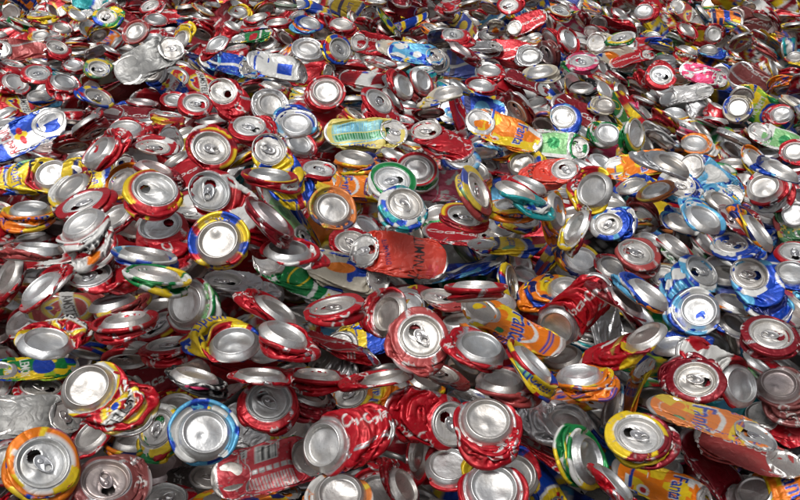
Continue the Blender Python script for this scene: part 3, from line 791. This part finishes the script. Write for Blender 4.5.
def fit(c, lo, hi, hero):
    bad = []
    for j in PLACED:
        if j.x0 > c.x0 + c.W or j.x0 + j.W < c.x0 or j.y0 > c.y0 + c.H or j.y0 + j.H < c.y0: continue
        o = overlap(c, j)
        if o is None: continue
        cn, cf, jn, jf, fc, fj = o
        f = np.percentile(jf - cn, 86) - .001       # smallest shift that puts c behind j
        g = np.percentile(jn - cf, 14) + .001       # largest shift that keeps c in front of j
        hj = (fj * 2.5 * j.key + (.5 * j.key if centre_hit(j, c) else 0)) if j.hero else 0
        if j.hero and not hero: hj = 9.0 if fj > .03 else fj
        hc = (fc * .2 + (.05 if centre_hit(c, j) else 0)) if hero else 0
        bad.append((g, f, hj, hc))
    cand = [0.0, lo] + [f for g, f, *_ in bad] + [g for g, f, *_ in bad]
    best, bc = None, 1e9
    for s in cand:
        if s < lo or s > hi: continue
        if any(g + 1e-6 < s < f - 1e-6 for g, f, *_ in bad): continue
        cost = abs(s)
        for g, f, hj, hc in bad:
            if s <= g + 1e-6: cost += hj
            if s >= f - 1e-6: cost += hc
        if cost < bc: best, bc = s, cost
    return best if bc < 1 else None
def commit(c, s):
    k = (c.z + s) / c.z
    c.c = c.c + c.ray * s
    c.near = np.where(c.far > 0, c.near + s, c.near); c.far = np.where(c.far > 0, c.far + s, c.far)
    c.shift = s
    PLACED.append(c)

# photo position x y, width of the shown end, height/width of its ellipse, clockwise angle of its long axis, crush (Pancake Oblique Flat) + shown end (Top Base Side), print, options | landmark phrase | label
HEROES = '''
# x y w asp ang kind style opts | landmark phrase | full label
43 463 56 .95 30 PT f t s225 |orange can in the bottom left corner|orange can with blue lettering, opened tab end up, in the bottom left corner
87 386 60 .85 -30 OB am b35 |big red, yellow and white can|crumpled red can with yellow ring and black capitals on white band, base up
205 432 60 .93 20 PB lb t b-100 |blue and white can at lower left|dented round can base framed by bright blue and white print, lower left
488 419 60 .85 15 PB r b80 |large bright base at bottom centre|large bright can base with red rim and script, overlapping an octagonal opened lid
452 424 46 .9 80 OT r b190
322 445 58 .82 -80 OB r b-10 |bent grey base on crumpled red body|bent silver can base facing left of its crumpled red and white body
268 466 96 .62 -10 FS rn |red can with barcode panel|flat pinkish red can with white barcode panel and nutrition table, near bottom edge
244 491 96 .32 -5 FS ob z-.03 |orange can with dark blue band|flat orange can with dark blue band lying along the bottom edge
512 326 92 .36 25 FS f z-.02 |flat orange can in the centre|flat orange can with blue logo and green leaf, slanting over a round base
712 417 106 .27 12 FS f z-.02 |long flat orange can at lower right|long flat orange can with silver folded end, lying at lower right
748 450 88 .42 14 FS r r |long red can at lower right|flat dark red can with large white script under the long flat orange can
421 336 48 .93 20 PT r t s235 b110 |red can with tab end facing camera|crumpled red can with clean grey tab end facing the camera, right of centre
400 252 82 .6 8 FS dy r z-.03 |flat coral red can|flat coral red can with black upside-down capitals in the middle of the heap
348 271 74 .65 15 FS cr z-.01 |cream can with blue blots|crumpled cream can with blue and yellow blots beside the coral red can
46 340 66 .55 5 OB am b-70 z-.01 |wide white base at the left edge|wide pale can base with red and gold print rising behind it at left edge
76 308 80 .5 8 FS am |flat red can with gold rings|flat red can with gold ring and black capitals behind the wide pale base
234 341 62 .62 -8 OB yb b-120 |oval base with yellow and blue print|oval bright can base with yellow, green and blue print curling around it
218 240 56 .88 -30 PB yb t |big grey base left of centre|big matt grey can base facing left with yellow print along its right edge
185 304 56 .8 -75 PB gw t b20 |upright grey base with green body|upright stained grey can base with green and red body behind it
366 131 72 .55 -3 FS ty z-.02 |pale yellow can with green table|flat pale yellow can with green and blue printed table and blue logo
504 130 70 .55 22 FS oy z-.02 |scuffed orange and yellow can|scuffed flat orange and yellow can with blue logos, right of upper centre
148 58 80 .6 -28 FS gs z-.02 |grey bare metal can|big flattened grey bare metal can with a wrinkled skin, upper left
21 136 86 .5 -28 FS rb r z-.01 |blue and silver can at the left edge|flat blue and silver can with red lettering and yellow disc at left edge
81 222 52 .5 -35 OB my b60 |can with white capitals on black band|oval base of a red and white can with white capitals on black band
155 189 46 .75 8 PT yr t s200 |tab end with yellow and red rim|upright can end with torn tab over a yellow and red rim, left side
160 225 47 .68 -15 OT r s320 |red tab end at left of centre|crumpled red can, tab end up and tilted right, under the yellow rimmed one
211 148 42 .85 15 PT ry t s190 |tab end in a red and yellow body|grey tab end standing in a red and yellow crumpled body, upper left
269 149 38 .9 20 OT by t s20 b60 |blue and yellow can with tab|round tab end with blue and yellow body, open mouth on the left
209 191 46 .88 30 OT rw s290 b30 |white rimmed tab end|large pale tab end with crumpled red, white and silver body to its right
405 204 40 .8 20 PT bt t s250 |blue-green can in the centre|round tab end with blue and green body and its mouth open at right
333 208 44 .85 20 PB ob t |base with orange and blue body|round bright base with orange and blue printed body curling under it
749 274 40 .8 25 OT b s350 b60 |blue can at the right|round tab end with crumpled bright blue body, right side
771 334 44 .7 15 PT rm t s350 b90 |dark red can at the right|oval pale tab end with crushed dark red body near the right edge
699 310 46 .92 10 PB b t |deep round base at the right|deep round can base with blue and silver body peeking out at its right
639 435 50 .75 12 PT wy t s215 |thick yellow and maroon can|thick white, yellow and maroon banded can with open mouth, lower right
665 484 90 .4 20 FS oy |orange and yellow can at the bottom edge|flat orange and yellow can with small white badge at bottom edge
696 379 48 .8 0 PT rm s10 |rosy grey lid|rosy grey sunken lid with tab, above the long flat orange can
742 385 50 .75 75 OB rw b200
779 383 46 .8 10 PB rm b60
556 328 46 .9 45 OB r d b-45 t |sunken grey base under red arch|sunken grey base under an arch of crumpled red metal, right of centre
481 345 56 .6 15 PB r t s0 |oval white base right of centre|oval bright base on a low red body beside the flat orange can
387 314 48 .72 -70 OB r b-160 z.01
494 487 66 .9 20 PB r z-.01 |big base at the bottom edge|biggest round base, red rim on its left, cut by bottom edge
517 474 54 .85 40 PB s z.01
449 464 54 .8 0 PB s z.01
417 453 60 .4 -82 PB r t |red ring standing on edge|red and white can standing on edge like a ring at bottom centre
591 458 56 .5 75 PB g t |green can at the bottom|green can standing on edge with a grey base facing right, near bottom
269 401 47 .9 0 PT r t s230 b100 |red can with loose ring tab|round silver tab end with lifted ring in a crushed red body
349 393 40 .8 -20 OT oy b0 s300 |orange can with tab|orange and yellow can with a dull tab end facing lower left
340 493 58 .85 0 PB s z-.01
380 491 52 .8 10 PB r
106 480 53 .82 5 PT rm s80 |grey tab end at the bottom left|grey tab end with bent tab at bottom left, dark red body
166 498 48 .7 0 PT r
156 428 44 .8 -60 PT g z.01 b60 |dark lid above green foil|dark upright lid above crumpled green metal, lower left
31 414 42 .6 5 FS gs |dark silver can at the left edge|dark grey crumpled flat can near the left edge
3 462 42 .8 -60 PB s
90 275 48 .5 -12 OT r b-20 s290 |crumpled red can at left|crumpled red can with dull sunken tab end, left side
39 287 54 .35 -42 PB r
6 275 46 .4 -65 PB r
125 318 62 .25 -10 PB r b90
169 344 58 .3 -8 PT r
145 252 62 .2 8 PB b
156 272 54 .2 10 PB g
60 250 74 .22 -5 FS rw
112 300 60 .22 -12 PB ry
30 368 60 .35 0 FS ye |yellow can below the wide base|bright yellow can with green patches and blue logo at left edge
288 248 62 .4 5 PB rw |lens-shaped can left of centre|lens-shaped silver can with red and blue band, left of centre
223 280 40 .4 5 OT s b0 |grey can with patterned lid|flattened dark grey can with sunken patterned lid
240 286 66 .3 8 FS bk z.01
278 308 60 .3 35 PB r
286 332 60 .35 25 PB r
333 306 60 .32 -12 PT r t
343 342 70 .25 22 FS r
270 346 48 .5 -20 PB bo
475 284 54 .12 0 PB r t |red edge with white stripe|thin red can edge with a white stripe, seen side-on in the centre
439 296 38 .4 5 PT r
496 300 44 .45 0 PB r
512 283 42 .3 80 PT yb
566 287 40 .65 5 OB ob b180
582 258 40 .7 20 PB ob
535 362 60 .2 45 PB yb |yellow and silver lens-shaped can|yellow and silver lens-shaped can slanting down beside the oval white base
460 268 78 .18 -15 FS b
508 244 62 .2 -3 FS yb
636 252 38 .65 20 PT r s200
613 266 36 .6 25 PB s
665 277 27 .8 20 PT s
650 291 62 .25 35 PB bo |sky blue edged can|thin slanting can edge with sky blue and orange stripe, right side
702 271 42 .6 45 OT lb
792 271 38 .7 10 PB bo
795 252 32 .6 10 PT r
795 308 44 .4 45 PB pk
644 334 50 .42 -30 OB ry b180 |red and yellow can at right|small red, white and yellow banded can tipped towards the lower left
675 343 54 .35 -8 PB b
634 360 52 .4 15 FS ye |yellow can with green diamond|yellow can with green patch at right below the red and yellow one
610 325 44 .5 75 FS s
627 300 52 .25 40 PB rm
640 312 52 .25 42 PB rm
735 302 44 .3 25 PB oy
735 323 38 .5 40 PB b
660 468 50 .45 -15 PB s |silver base under the banded can|folded silver base wedged between banded can and flat orange and yellow can
717 469 56 .5 50 FS rm
787 487 56 .6 -10 FS f |orange can in the bottom right corner|pale orange can with blue writing in the bottom right corner
768 472 64 .4 -30 FS bk |black and pink can|black, white and pink printed can near the bottom right corner
793 430 38 .6 30 FS r
610 409 48 .3 -75 PB s
626 398 50 .2 -65 FS oy
678 448 44 .6 0 PT bk
616 482 60 .2 45 PB s
406 486 46 .5 60 PB r
569 422 50 .6 20 PB s |silver base with crinkled skirt|silver base with crinkled bare skirt, beside the green upright can
556 395 60 .35 0 FS oy |yellow can right of the red rims|crumpled orange, blue and yellow can above the crinkled silver base
501 378 56 .45 8 PB r
579 372 50 .4 -5 PB f
410 402 42 .5 -25 PB r
553 452 64 .2 30 FS r
545 482 54 .3 60 FS by
309 391 50 .5 25 PB rm
296 430 40 .6 -30 PT ye
265 431 32 .7 20 FS s
210 476 44 .6 0 PT bk
317 373 62 .2 4 PB r
260 373 68 .2 3 PB r
384 376 54 .2 -10 PB r
196 374 56 .25 15 PB bk
20 320 40 .5 -40 PB s
125 127 40 .45 -5 PB r |base on a flat red can|oval base on a broad red can, below the grey bare metal can
153 147 36 .4 5 PT rw
51 173 42 .75 -30 OB yb b190 |hexagonal base with yellow edge|dented base with a thin yellow edge beside the dark hollow at left
122 180 40 .6 -40 PB f
70 186 48 .45 -42 PB s
30 207 54 .35 -5 PB f b90 |orange can at the left|oval base over an orange, white and blue printed can, left edge
83 202 52 .35 -25 PT r
114 216 42 .5 -40 PB r
99 172 30 .7 -10 FS yb |small yellow can with blue writing|small yellow can scrap with blue writing between two slanted bases
97 150 46 .4 -50 PB s
156 167 42 .3 20 PB rm
39 246 60 .15 2 PB r
249 126 36 .6 0 PT r s30
300 143 34 .7 30 PB r
320 169 38 .45 5 OT r b180 |red can with small oval tab end|crumpled red can with small oval tab end, below pale yellow can
351 242 34 .7 5 PT s s60
288 216 76 .2 50 FS gw |green and silver edge|thin green and silver can edge slanting steeply down to the right
301 210 76 .2 52 FS by
270 173 54 .22 5 PB ry t
272 215 50 .25 40 PB rm
265 234 46 .5 0 PB s
351 184 44 .5 10 FS f |brown orange can scrap|brownish orange can with blue writing right of the small oval tab end
356 156 52 .3 10 PB ob
392 180 38 .7 10 PT gw
296 123 40 .7 0 PB s
426 130 34 .6 -5 OT r b60 s30 |red can with pale tab end|broad red can with small pale tab end, right of pale yellow can
417 168 36 .8 10 PB gw t |white base with green trim|round pale base with green and white trim, above the blue-green can
461 159 31 .65 10 PT b s0 t
449 185 32 .9 0 FS pk |magenta scrap|crumpled magenta and white scrap of can, centre
478 190 46 .35 65 PT yb |upright yellow and silver can|upright yellow and silver lens-shaped can in the centre
465 216 38 .5 15 PT ry
462 233 54 .35 5 FS r
501 227 38 .6 15 PB cr
525 221 30 .5 5 PT yb
522 163 36 .75 -20 PB yb t |round base behind red rim|round sunken base with yellow edge below scuffed orange can
517 188 62 .2 22 PB tl |teal edged can|thin silver and teal can edge slanting below the round sunken base
530 182 42 .2 22 PB r
514 204 48 .35 -3 PT f |orange lens-shaped can|orange and white lens-shaped can with its lid up, below the teal edge
559 211 44 .35 80 PB f |orange ring on edge|orange and black can standing on edge right of centre
566 169 30 .7 -5 OT dy b170
592 190 44 .85 -60 PB ry t b190 |big round base right of centre|big round base in red and yellow rings facing the camera, right of centre
556 143 48 .6 10 FS gw |white and green can|white can with pale green square panel, right of scuffed orange can
574 226 44 .4 -60 PB s
556 243 50 .2 -60 FS by
563 117 30 .85 10 PT b s0 |blue ringed tab end|round tab end ringed by bright blue, above the white and green can
608 133 32 .8 20 PB s
636 133 32 .5 85 PT g t |upright green can|upright green and yellow can with narrow silver lid, upper right
695 142 30 .6 10 PB ow t |base in orange and white print|oval base set in orange and white printed metal, upper right
764 186 38 .8 -10 PB rw t |round base near the right edge|round sunken base with red and white body at its right, right edge
712 180 54 .75 40 FS lb |sky blue can|sky blue and yellow printed flattened can at right
722 200 34 .5 30 PB lb z-.01
705 217 44 .5 35 PB lb
733 217 36 .5 30 PT s
681 221 38 .4 25 PB b
680 185 34 .7 20 PT s
608 224 28 .8 0 PT b s300
730 243 36 .6 10 PT b s20
631 184 34 .4 -15 PB by
655 189 32 .4 -20 PB f
639 163 52 .5 -5 FS oy |yellow crumpled can at the right|yellow and orange crumpled can with clear silver patches, upper right
756 159 34 .4 50 PB oy
782 169 46 .25 30 PB b
779 139 46 .5 25 FS gw |white can with green emblem|white flattened can with green emblem near the right edge
795 214 34 .9 0 PB g |green can at the right edge|round green can cut off by the right edge
769 210 38 .6 20 OB b
717 169 32 .35 10 PB s
673 163 46 .3 30 PB s
760 230 60 .2 52 PB s
795 151 28 .8 0 PB r
16 82 30 .7 20 PB r |round base at left edge|dented round base with red below it near the left edge
65 81 32 .6 15 PB r t b100
98 97 32 .5 22 PT by t |blue and yellow lid|blue and yellow can with a dark sunken lid below the grey metal can
99 69 26 .7 10 PT ye
73 64 24 .5 0 PB r
57 47 26 .6 15 PT r s0
166 84 42 .7 40 FS rb |blue and white folded can|blue and white folded can right of the grey bare metal can
174 99 26 .6 0 PB r
196 103 30 .7 0 PT r s0
26 120 50 .3 -8 FS b
107 16 32 .7 0 PT ye |tab end at the upper left|large pale tab end at upper left amid yellow and green
135 31 30 .7 -40 PB r t
153 37 28 .4 -10 PB r
180 39 28 .6 -60 PB yb
156 18 28 .5 0 PB r
62 27 24 .5 5 PB r
78 14 26 .4 20 PB yb
39 14 28 .3 -5 PT y
39 94 30 .4 -10 PB bo
38 73 28 .6 0 PT s
222 91 36 .85 15 OT r b50 s20 |red can with tab at upper left|crumpled red can with bright tab end, upper left of the centre
271 104 36 .85 20 PB s |round base with a nick|round silver base with small dark nick, right of red can with tab
326 91 38 .85 0 PB r t |round white base at upper centre|round bright base on red body, upper centre
297 122 38 .75 0 PB s
308 48 34 .65 5 PB s |base with star dent|silver base with star shaped dent at upper centre
310 22 30 .5 10 PB bo
342 23 38 .5 8 PB r |pale oval base at the top|pale oval base with red rim near the top edge
278 65 60 .5 15 FS wb |white can with blue square|white wrinkled flat can with a blue square, upper centre
229 62 56 .5 10 FS b |blue crumpled can|bright blue crumpled can left of the white wrinkled one
340 49 34 .8 50 PT by
374 44 46 .9 10 FS r |dull red sheet of can|dull crimson flattened can standing upright, upper centre
369 78 56 .5 5 FS rw
216 43 32 .5 -35 PB r
252 35 40 .3 -10 FS g |green can at the top|small green flattened can at the top, left of centre
277 21 38 .25 -8 PB r
257 16 44 .2 -18 PB s
239 11 24 .6 0 PB y
379 101 34 .6 40 PT r
393 97 30 .25 50 PB r t
390 23 40 .2 50 FS ye
397 48 30 .5 10 FS cr
405 86 34 .55 60 PB r t |stack of red rims|red can tilted right, lower of two stacked red rims
423 80 32 .6 65 PB r t
490 69 30 .45 8 PB r t |small red can upper right of centre|low red can with small white base, right of upper centre
481 84 32 .4 8 PB r t
530 55 28 .75 0 PB s |round white base at the upper right|small round bright base right of upper centre
453 34 28 .5 5 PT s
527 22 42 .65 -20 FS r |red can with white script|red can with white script at the top, right of centre
481 44 44 .35 5 FS s
416 52 56 .5 5 FS lb |pale blue crumpled can|pale blue and white crumpled can at upper centre
462 49 38 .25 35 PB rm
509 5 24 .65 5 PT r
447 91 44 .35 -12 PB cr |gold lens-shaped can|gold and cream lens-shaped can, right of the stacked red rims
540 70 36 .35 -5 PB cr
527 80 42 .4 25 FS rm
582 61 36 .5 5 PT pk |pinkish red lid|pinkish red can with a wide pale lid, upper right
582 86 30 .4 0 PB bk
570 39 32 .5 60 PB r
460 112 50 .3 75 FS r
661 75 27 .8 15 PT r t s20 |red can with tab at upper right|small red can with bright tab end, upper right
714 34 23 .9 50 PB r |small bright base at top right|small round bright base facing the camera, top right
709 49 24 .55 5 PB b
688 29 26 .4 40 PB r t
622 37 28 .4 -8 PT g t |green can at upper right|green can with a worn rim, upper right
631 57 44 .35 -10 FS r
644 10 26 .7 0 PB r |pale base at the top right|pale round base at top edge, right
738 107 28 .9 0 PB cr |round hollow base at right|round hollow silver base, upper right
782 113 26 .7 0 PB r
686 94 34 .5 -5 FS s
704 73 24 .6 20 FS pk
616 104 38 .3 60 FS g
795 56 22 .6 0 PB y |base at the right edge|small base in yellow print at right edge
605 104 22 .7 10 PB s
'''
def filler_style(x, y, rng, late=False):
    red = .74 if x < 440 else (.50 if y < 150 else .42)
    if late:
        if rng.random() < red: return rng.choice(['r', 'rm', 'r', 'ry', 'rw', 'am'])
        return rng.choice(['b', 'by', 'g', 'f', 'oy', 'bk', 'tl', 'ob', 'yb', 'pk', 'lb'])
    if rng.random() < red: return rng.choice(['r', 'r', 'r', 'r', 'rm', 'rm', 'rw', 'ry', 'am'])
    if x > 560: return rng.choice(['b', 'b', 'lb', 'by', 'bo', 'f', 'oy', 'yb', 'ye', 'g', 'gw', 's', 'ob', 'cr', 'bk', 'tl', 'b', 'wy', 'pk', 'f'])
    return rng.choice(['s', 'ob', 'f', 'oy', 'yb', 'ye', 'g', 'gw', 'b', 'by', 'bk', 'cr', 'wy', 'rw', 'b', 'lb', 's'])
heroes = []
rng = np.random.default_rng(5)
for ln in HEROES.strip().splitlines():
    if ln.startswith('#') or not ln.strip(): continue
    p = ln.split('|'); f = p[0].split()
    opt = {}
    for q in f[7:]:
        if q in 'trd': opt[q] = 1
        else: opt[q[0]] = float(q[1:])
    if f[6] == 's' and len(p) < 2 and f[5][0] != 'F': f[6] = str(filler_style(float(f[0]), float(f[1]), rng))
    f[2] = float(f[2]) * (1 - .18 * min(1.0, max(0.0, (170 - float(f[1])) / 150.0)))
    c = setup(float(f[0]), float(f[1]), float(f[2]), float(f[3]), float(f[4]), f[5][0], f[5][1], f[6], opt, rng)
    c.hero = True; c.land = p[1].strip() if len(p) > 1 else None; c.label = p[2].strip() if len(p) > 2 else None
    c.key = .9 if c.kind == 'F' and 'z' in c.opt and c.opt['z'] < 0 else .3 if len(heroes) < 46 else (.14 if c.land else .08)
    s = fit(c, -.10, .16, True)
    if s is None: s = fit(c, -.16, .30, True)
    if s is None: s = .05
    commit(c, s)
    heroes.append(c)
ZB = np.full((GHt, GWd), 9.); ID = np.full((GHt, GWd), -1)
def stamp(c, i):
    x0, x1, y0, y1 = max(0, c.x0), min(GWd, c.x0 + c.W), max(0, c.y0), min(GHt, c.y0 + c.H)
    if x1 <= x0 or y1 <= y0: return
    n = c.near[y0 - c.y0:y1 - c.y0, x0 - c.x0:x1 - c.x0]
    z = ZB[y0:y1, x0:x1]; m = n < z
    z[m] = n[m]; ID[y0:y1, x0:x1][m] = i
for i, c in enumerate(PLACED): stamp(c, i)

def fill(rounds, lo, hi, stop, seed, back):
    rng = np.random.default_rng(seed)
    tries = 0
    HOLLOWS = [(22, 186, 30), (100, 112, 18), (420, 235, 10), (300, 300, 16), (250, 292, 16), (448, 300, 14), (330, 385, 22), (545, 255, 14), (596, 325, 20), (690, 440, 18), (235, 200, 12), (60, 430, 14), (760, 200, 16), (520, 60, 14), (640, 100, 16), (330, 70, 12)]
    for rd in range(rounds):
        open_ = np.argwhere(ID < 0)
        if len(open_) < stop: break
        rng.shuffle(open_)
        for gy, gx in open_[:max(60, len(open_) // 40)]:
            if ID[gy, gx] >= 0: continue
            x, y = gx * GS - MX + rng.uniform(-6, 6), gy * GS - MY + rng.uniform(-4, 4)
            hol = any((x - hx) ** 2 + (1.6 * (y - hy)) ** 2 < hr * hr for hx, hy, hr in HOLLOWS)
            if hol and back < .1: continue
            kind = rng.choice(['P', 'P', 'P', 'P', 'O', 'O', 'O', 'F', 'F'] if y < 170 else ['P', 'P', 'P', 'P', 'P', 'O', 'O', 'F'])
            late = rd > 2 or back > 0                          # what plugs the gaps lies deeper and shows its printed side
            if late: kind = rng.choice(['P', 'O', 'O', 'F', 'F', 'F'])
            face = 'T' if rng.random() < .35 else 'B'
            asp = float(np.clip(rng.normal(.55, .15), .3, .9)) if kind == 'F' else float(np.clip(rng.normal(.26 + .16 * y / 500, .15), .08, .9))
            ang = rng.normal(30, 22) if x > 540 else (rng.normal(12, 25) if x > 330 else rng.normal(-8, 28))
            z = depth0(x, y) + back
            true = {'P': 58, 'O': 58, 'F': 122}[kind]
            opt = {'z': back}
            if kind == 'P' and rng.random() < (.8 if y < 170 else .5): opt['t'] = 1
            if rng.random() < (.45 if y < 170 else .3): opt['d'] = 1
            c = setup(x, y, FPX * true * .001 / z * rng.uniform(.90, 1.0), asp, ang, kind, face, filler_style(x, y, rng, late), opt, rng)
            c.hero = False; c.land = c.label = None
            tries += 1
            s = fit(c, lo + (.035 if late and back == 0 else 0), hi + (.03 if late else 0), False)
            if s is None: continue
            commit(c, s); stamp(c, len(PLACED) - 1)
    return tries
n1 = fill(26, -.012, .10, 400, 21, 0.0)
n2 = fill(10, -.01, .16, 300, 22, .06)
n3 = fill(10, -.01, .16, 60, 23, .14)
inframe = ID[int(MY / GS):int((MY + PH) / GS), int(MX / GS):int((MX + PW) / GS)]
cnt = np.bincount(inframe[inframe >= 0], minlength=len(PLACED))
print('cans', len(PLACED), 'heroes', len(heroes), 'tries', n1, n2, 'open', (inframe < 0).mean(), 'hero hidden', sum(cnt[i] < 12 for i in range(len(heroes))), 'visible', (cnt > 3).sum())
order = np.argsort(-cnt)
TOP = [int(i) for i in order[:300] if cnt[i] > 0]
TOPSET = set(TOP)

# ------------------------------------------------------------------ building them
def dents_for(rng, n):
    return [(rng.uniform(-15, 15), rng.uniform(-15, 15), rng.uniform(4, 10), rng.uniform(-2.5, 3.5)) for _ in range(n)]
POOL = {}
def can_chunks(c, rng, detail):
    """grids for body, lid, base and pull tab in millimetres of the can's own frame"""
    T = TEMPL[c.t]
    if detail: im = artwork(c.style, rng)
    else:                                                     # small cans share a few prints of each kind
        key = (c.style, int(rng.integers(5)))
        if key not in POOL: POOL[key] = artwork(c.style, rng)
        im = POOL[key]
    shown_T = c.face == 'T' or c.kind == 'F'
    shown_B = c.face == 'B' or c.kind == 'F'
    up = {3: 3.0, 2: 2.0, 1: 1.4, 0: .6}[detail]
    body = body_grid(T, up, im)
    tone = rng.uniform(.62, 1.02); warm = rng.uniform(-.02, .04)
    tint = np.array([tone + warm, tone, tone - warm, 1.0])
    if c.style == 'rm' and rng.random() < .5: tint[:3] *= np.array([.9, .78, .78])
    tab = getattr(c, 'tab', rng.uniform(0, 6.28)); opened = rng.random() < .85
    lid = lid_grid(T, 96 if (shown_T and detail >= 2) else (64 if shown_T and detail else 32), not (shown_T and detail), tab, opened, dents_for(rng, 2))
    dome = rng.choice([1, 1, .8, .3, -.4])
    base = base_grid(T, 80 if (shown_B and detail >= 2) else (48 if shown_B and detail else 28), not (shown_B and detail), dome, dents_for(rng, rng.integers(1, 4)))
    tabs = tab_mesh(T, tab, rng.choice([0, 0, 0, .05, .25])) if shown_T and (detail or c.face == 'T') and rng.random() < .93 else []
    def col(V): 
        q = np.empty(V.shape[:-1] + (4,)); q[:] = tint
        return q
    return (body[0], body[1], body[2]), (lid[0], lid[1], col(lid[0])), (base[0], base[1], col(base[0])), [(v, f, col(v)) for v, f in tabs]

def desc(c):
    if c.kind == 'F': return 'flat ' + DESC[c.style]
    if c.asp < .36: return DESC[c.style] + ' on edge'
    return ('squashed ' if len(DESC[c.style].split()) < 4 else '') + DESC[c.style] + (', tab end up' if c.face == 'T' else ', base up')
lands = [PLACED[i] for i in TOP if PLACED[i].land]
SECT = ['right of', 'lower right of', 'below', 'lower left of', 'left of', 'upper left of', 'above', 'upper right of']
def sector(c, L): return int(round(math.atan2(c.y - L.y, c.x - L.x) / (math.pi / 4))) % 8
ORD = ['closest', 'second closest', 'third closest', 'fourth closest', 'fifth closest']
plain = [PLACED[i] for i in TOP if not PLACED[i].label]
short = {id(c): desc(c) for c in plain}
for c in plain:
    best, bk = None, None
    for L in lands:
        d = math.hypot(c.x - L.x, c.y - L.y)
        if d < 6: continue
        sct = sector(c, L)
        rk = sum(1 for o in plain if o is not c and short[id(o)] == short[id(c)] and math.hypot(o.x - L.x, o.y - L.y) > 6 and sector(o, L) == sct and math.hypot(o.x - L.x, o.y - L.y) < d)
        if rk > 4: continue
        t = short[id(c)] + ', ' + ORD[rk] + ' ' + SECT[sct] + ' the ' + L.land
        if len(t.split()) > 16: continue
        key = rk * 60 + d * (1.0 if sct % 2 == 0 else 1.15)
        if bk is None or key < bk: best, bk = t, key
    c.label = best
def part(name, chunks, mats, parent):
    me = build_mesh(name, chunks, mats)
    o = bpy.data.objects.new(name, me)
    C.objects.link(o)
    o.parent = parent
    return o
for i in sorted(TOP, key=lambda k: -cnt[k]):
    c = PLACED[i]
    r2 = np.random.default_rng(1000 + i)
    detail = 3 if (c.kind == 'F' and c.w > 72) or c.w > 58 else (2 if c.w > 32 or cnt[i] > 220 else 1)
    body, lid, base, tabs = can_chunks(c, r2, detail)
    root = bpy.data.objects.new('crushed_can', None)
    root.empty_display_size = .03
    C.objects.link(root)
    M = np.eye(4); M[:3, :3] = RC @ c.R * c.s; M[:3, 3] = to_world(c.c)
    root.matrix_world = Matrix(M.tolist())
    root['label'] = c.label; root['category'] = 'can'; root['group'] = 'crushed drink cans in the heap'
    mm = lambda q: (q[0] * .001, q[1], q[2], 0)
    part('body', [mm(body)], [M_PRINT], root)
    l = part('lid', [mm(lid)], [M_LID], root)
    part('base', [mm(base)], [M_BARE], root)
    if tabs: part('pull_tab', [mm(q) for q in tabs], [M_TAB], l)
# all the smaller cans of the heap, too many to single out
chunks = []
for i, c in enumerate(PLACED):
    if i in TOPSET: continue
    r2 = np.random.default_rng(1000 + i)
    body, lid, base, tabs = can_chunks(c, r2, 0)
    A = (RC @ c.R * c.s * .001).T; t = to_world(c.c)
    for q, mi in [(body, 0), (lid, 2), (base, 1)] + [(q, 1) for q in tabs]:
        chunks.append((q[0].reshape(-1, 3) @ A + t, q[1], q[2], mi))
# the cans underneath, one loose layer buried below the ones on top
r3 = np.random.default_rng(77)
SL = math.radians(10.3)
P0 = to_world(ray(400, 250) * depth0(400, 250))
nrm0 = np.array([0, -math.sin(SL), math.cos(SL)]); upv = np.array([0, math.cos(SL), math.sin(SL)])
for v in np.arange(-.85, 2.5, .066):
    yw = P0[1] + v * math.cos(SL)
    half = .45 * (yw + .25) + .42
    for u in np.arange(-half, half, .070):
        q = P0 + upv * (v + r3.uniform(-.015, .015)) + np.array([u + r3.uniform(-.015, .015), 0, 0])
        w = (q - CP) @ RC                                     # same offset below the undulating surface everywhere
        px, py = w[0] / -w[2] * FPX + PW / 2, PH / 2 - w[1] / -w[2] * FPX
        graze = math.sin(max(.2, math.radians(30.3) - math.atan((PH / 2 - py) / FPX)))
        q = to_world(ray(px, py) * (depth0(px, py) + r3.uniform(.15, .19) / graze))
        c = Can(); c.kind = str(r3.choice(['P', 'P', 'F', 'O'])); c.face = 'B'; c.tab = 0.0
        c.t = int(KEY[c.kind][r3.integers(len(KEY[c.kind]))]); c.style = str(filler_style(400 + u * 400, 250, r3, True))
        tilt = nrm0 + r3.normal(0, .28, 3)
        A = (frame(tilt, r3.normal(0, 1, 3)) * .001).T
        body, lid, base, tabs = can_chunks(c, r3, 0)
        for g_, mi in ((body, 0), (lid, 2), (base, 1)): chunks.append((g_[0].reshape(-1, 3) @ A + q, g_[1], g_[2], mi))
if chunks:
    me = build_mesh('crushed_cans', chunks, [M_PRINT, M_BARE, M_LID])
    o = bpy.data.objects.new('crushed_cans', me)
    C.objects.link(o)
    o['kind'] = 'stuff'
    o['label'] = 'hundreds of smaller crushed cans of every colour packed between the larger ones'
    o['category'] = 'cans'
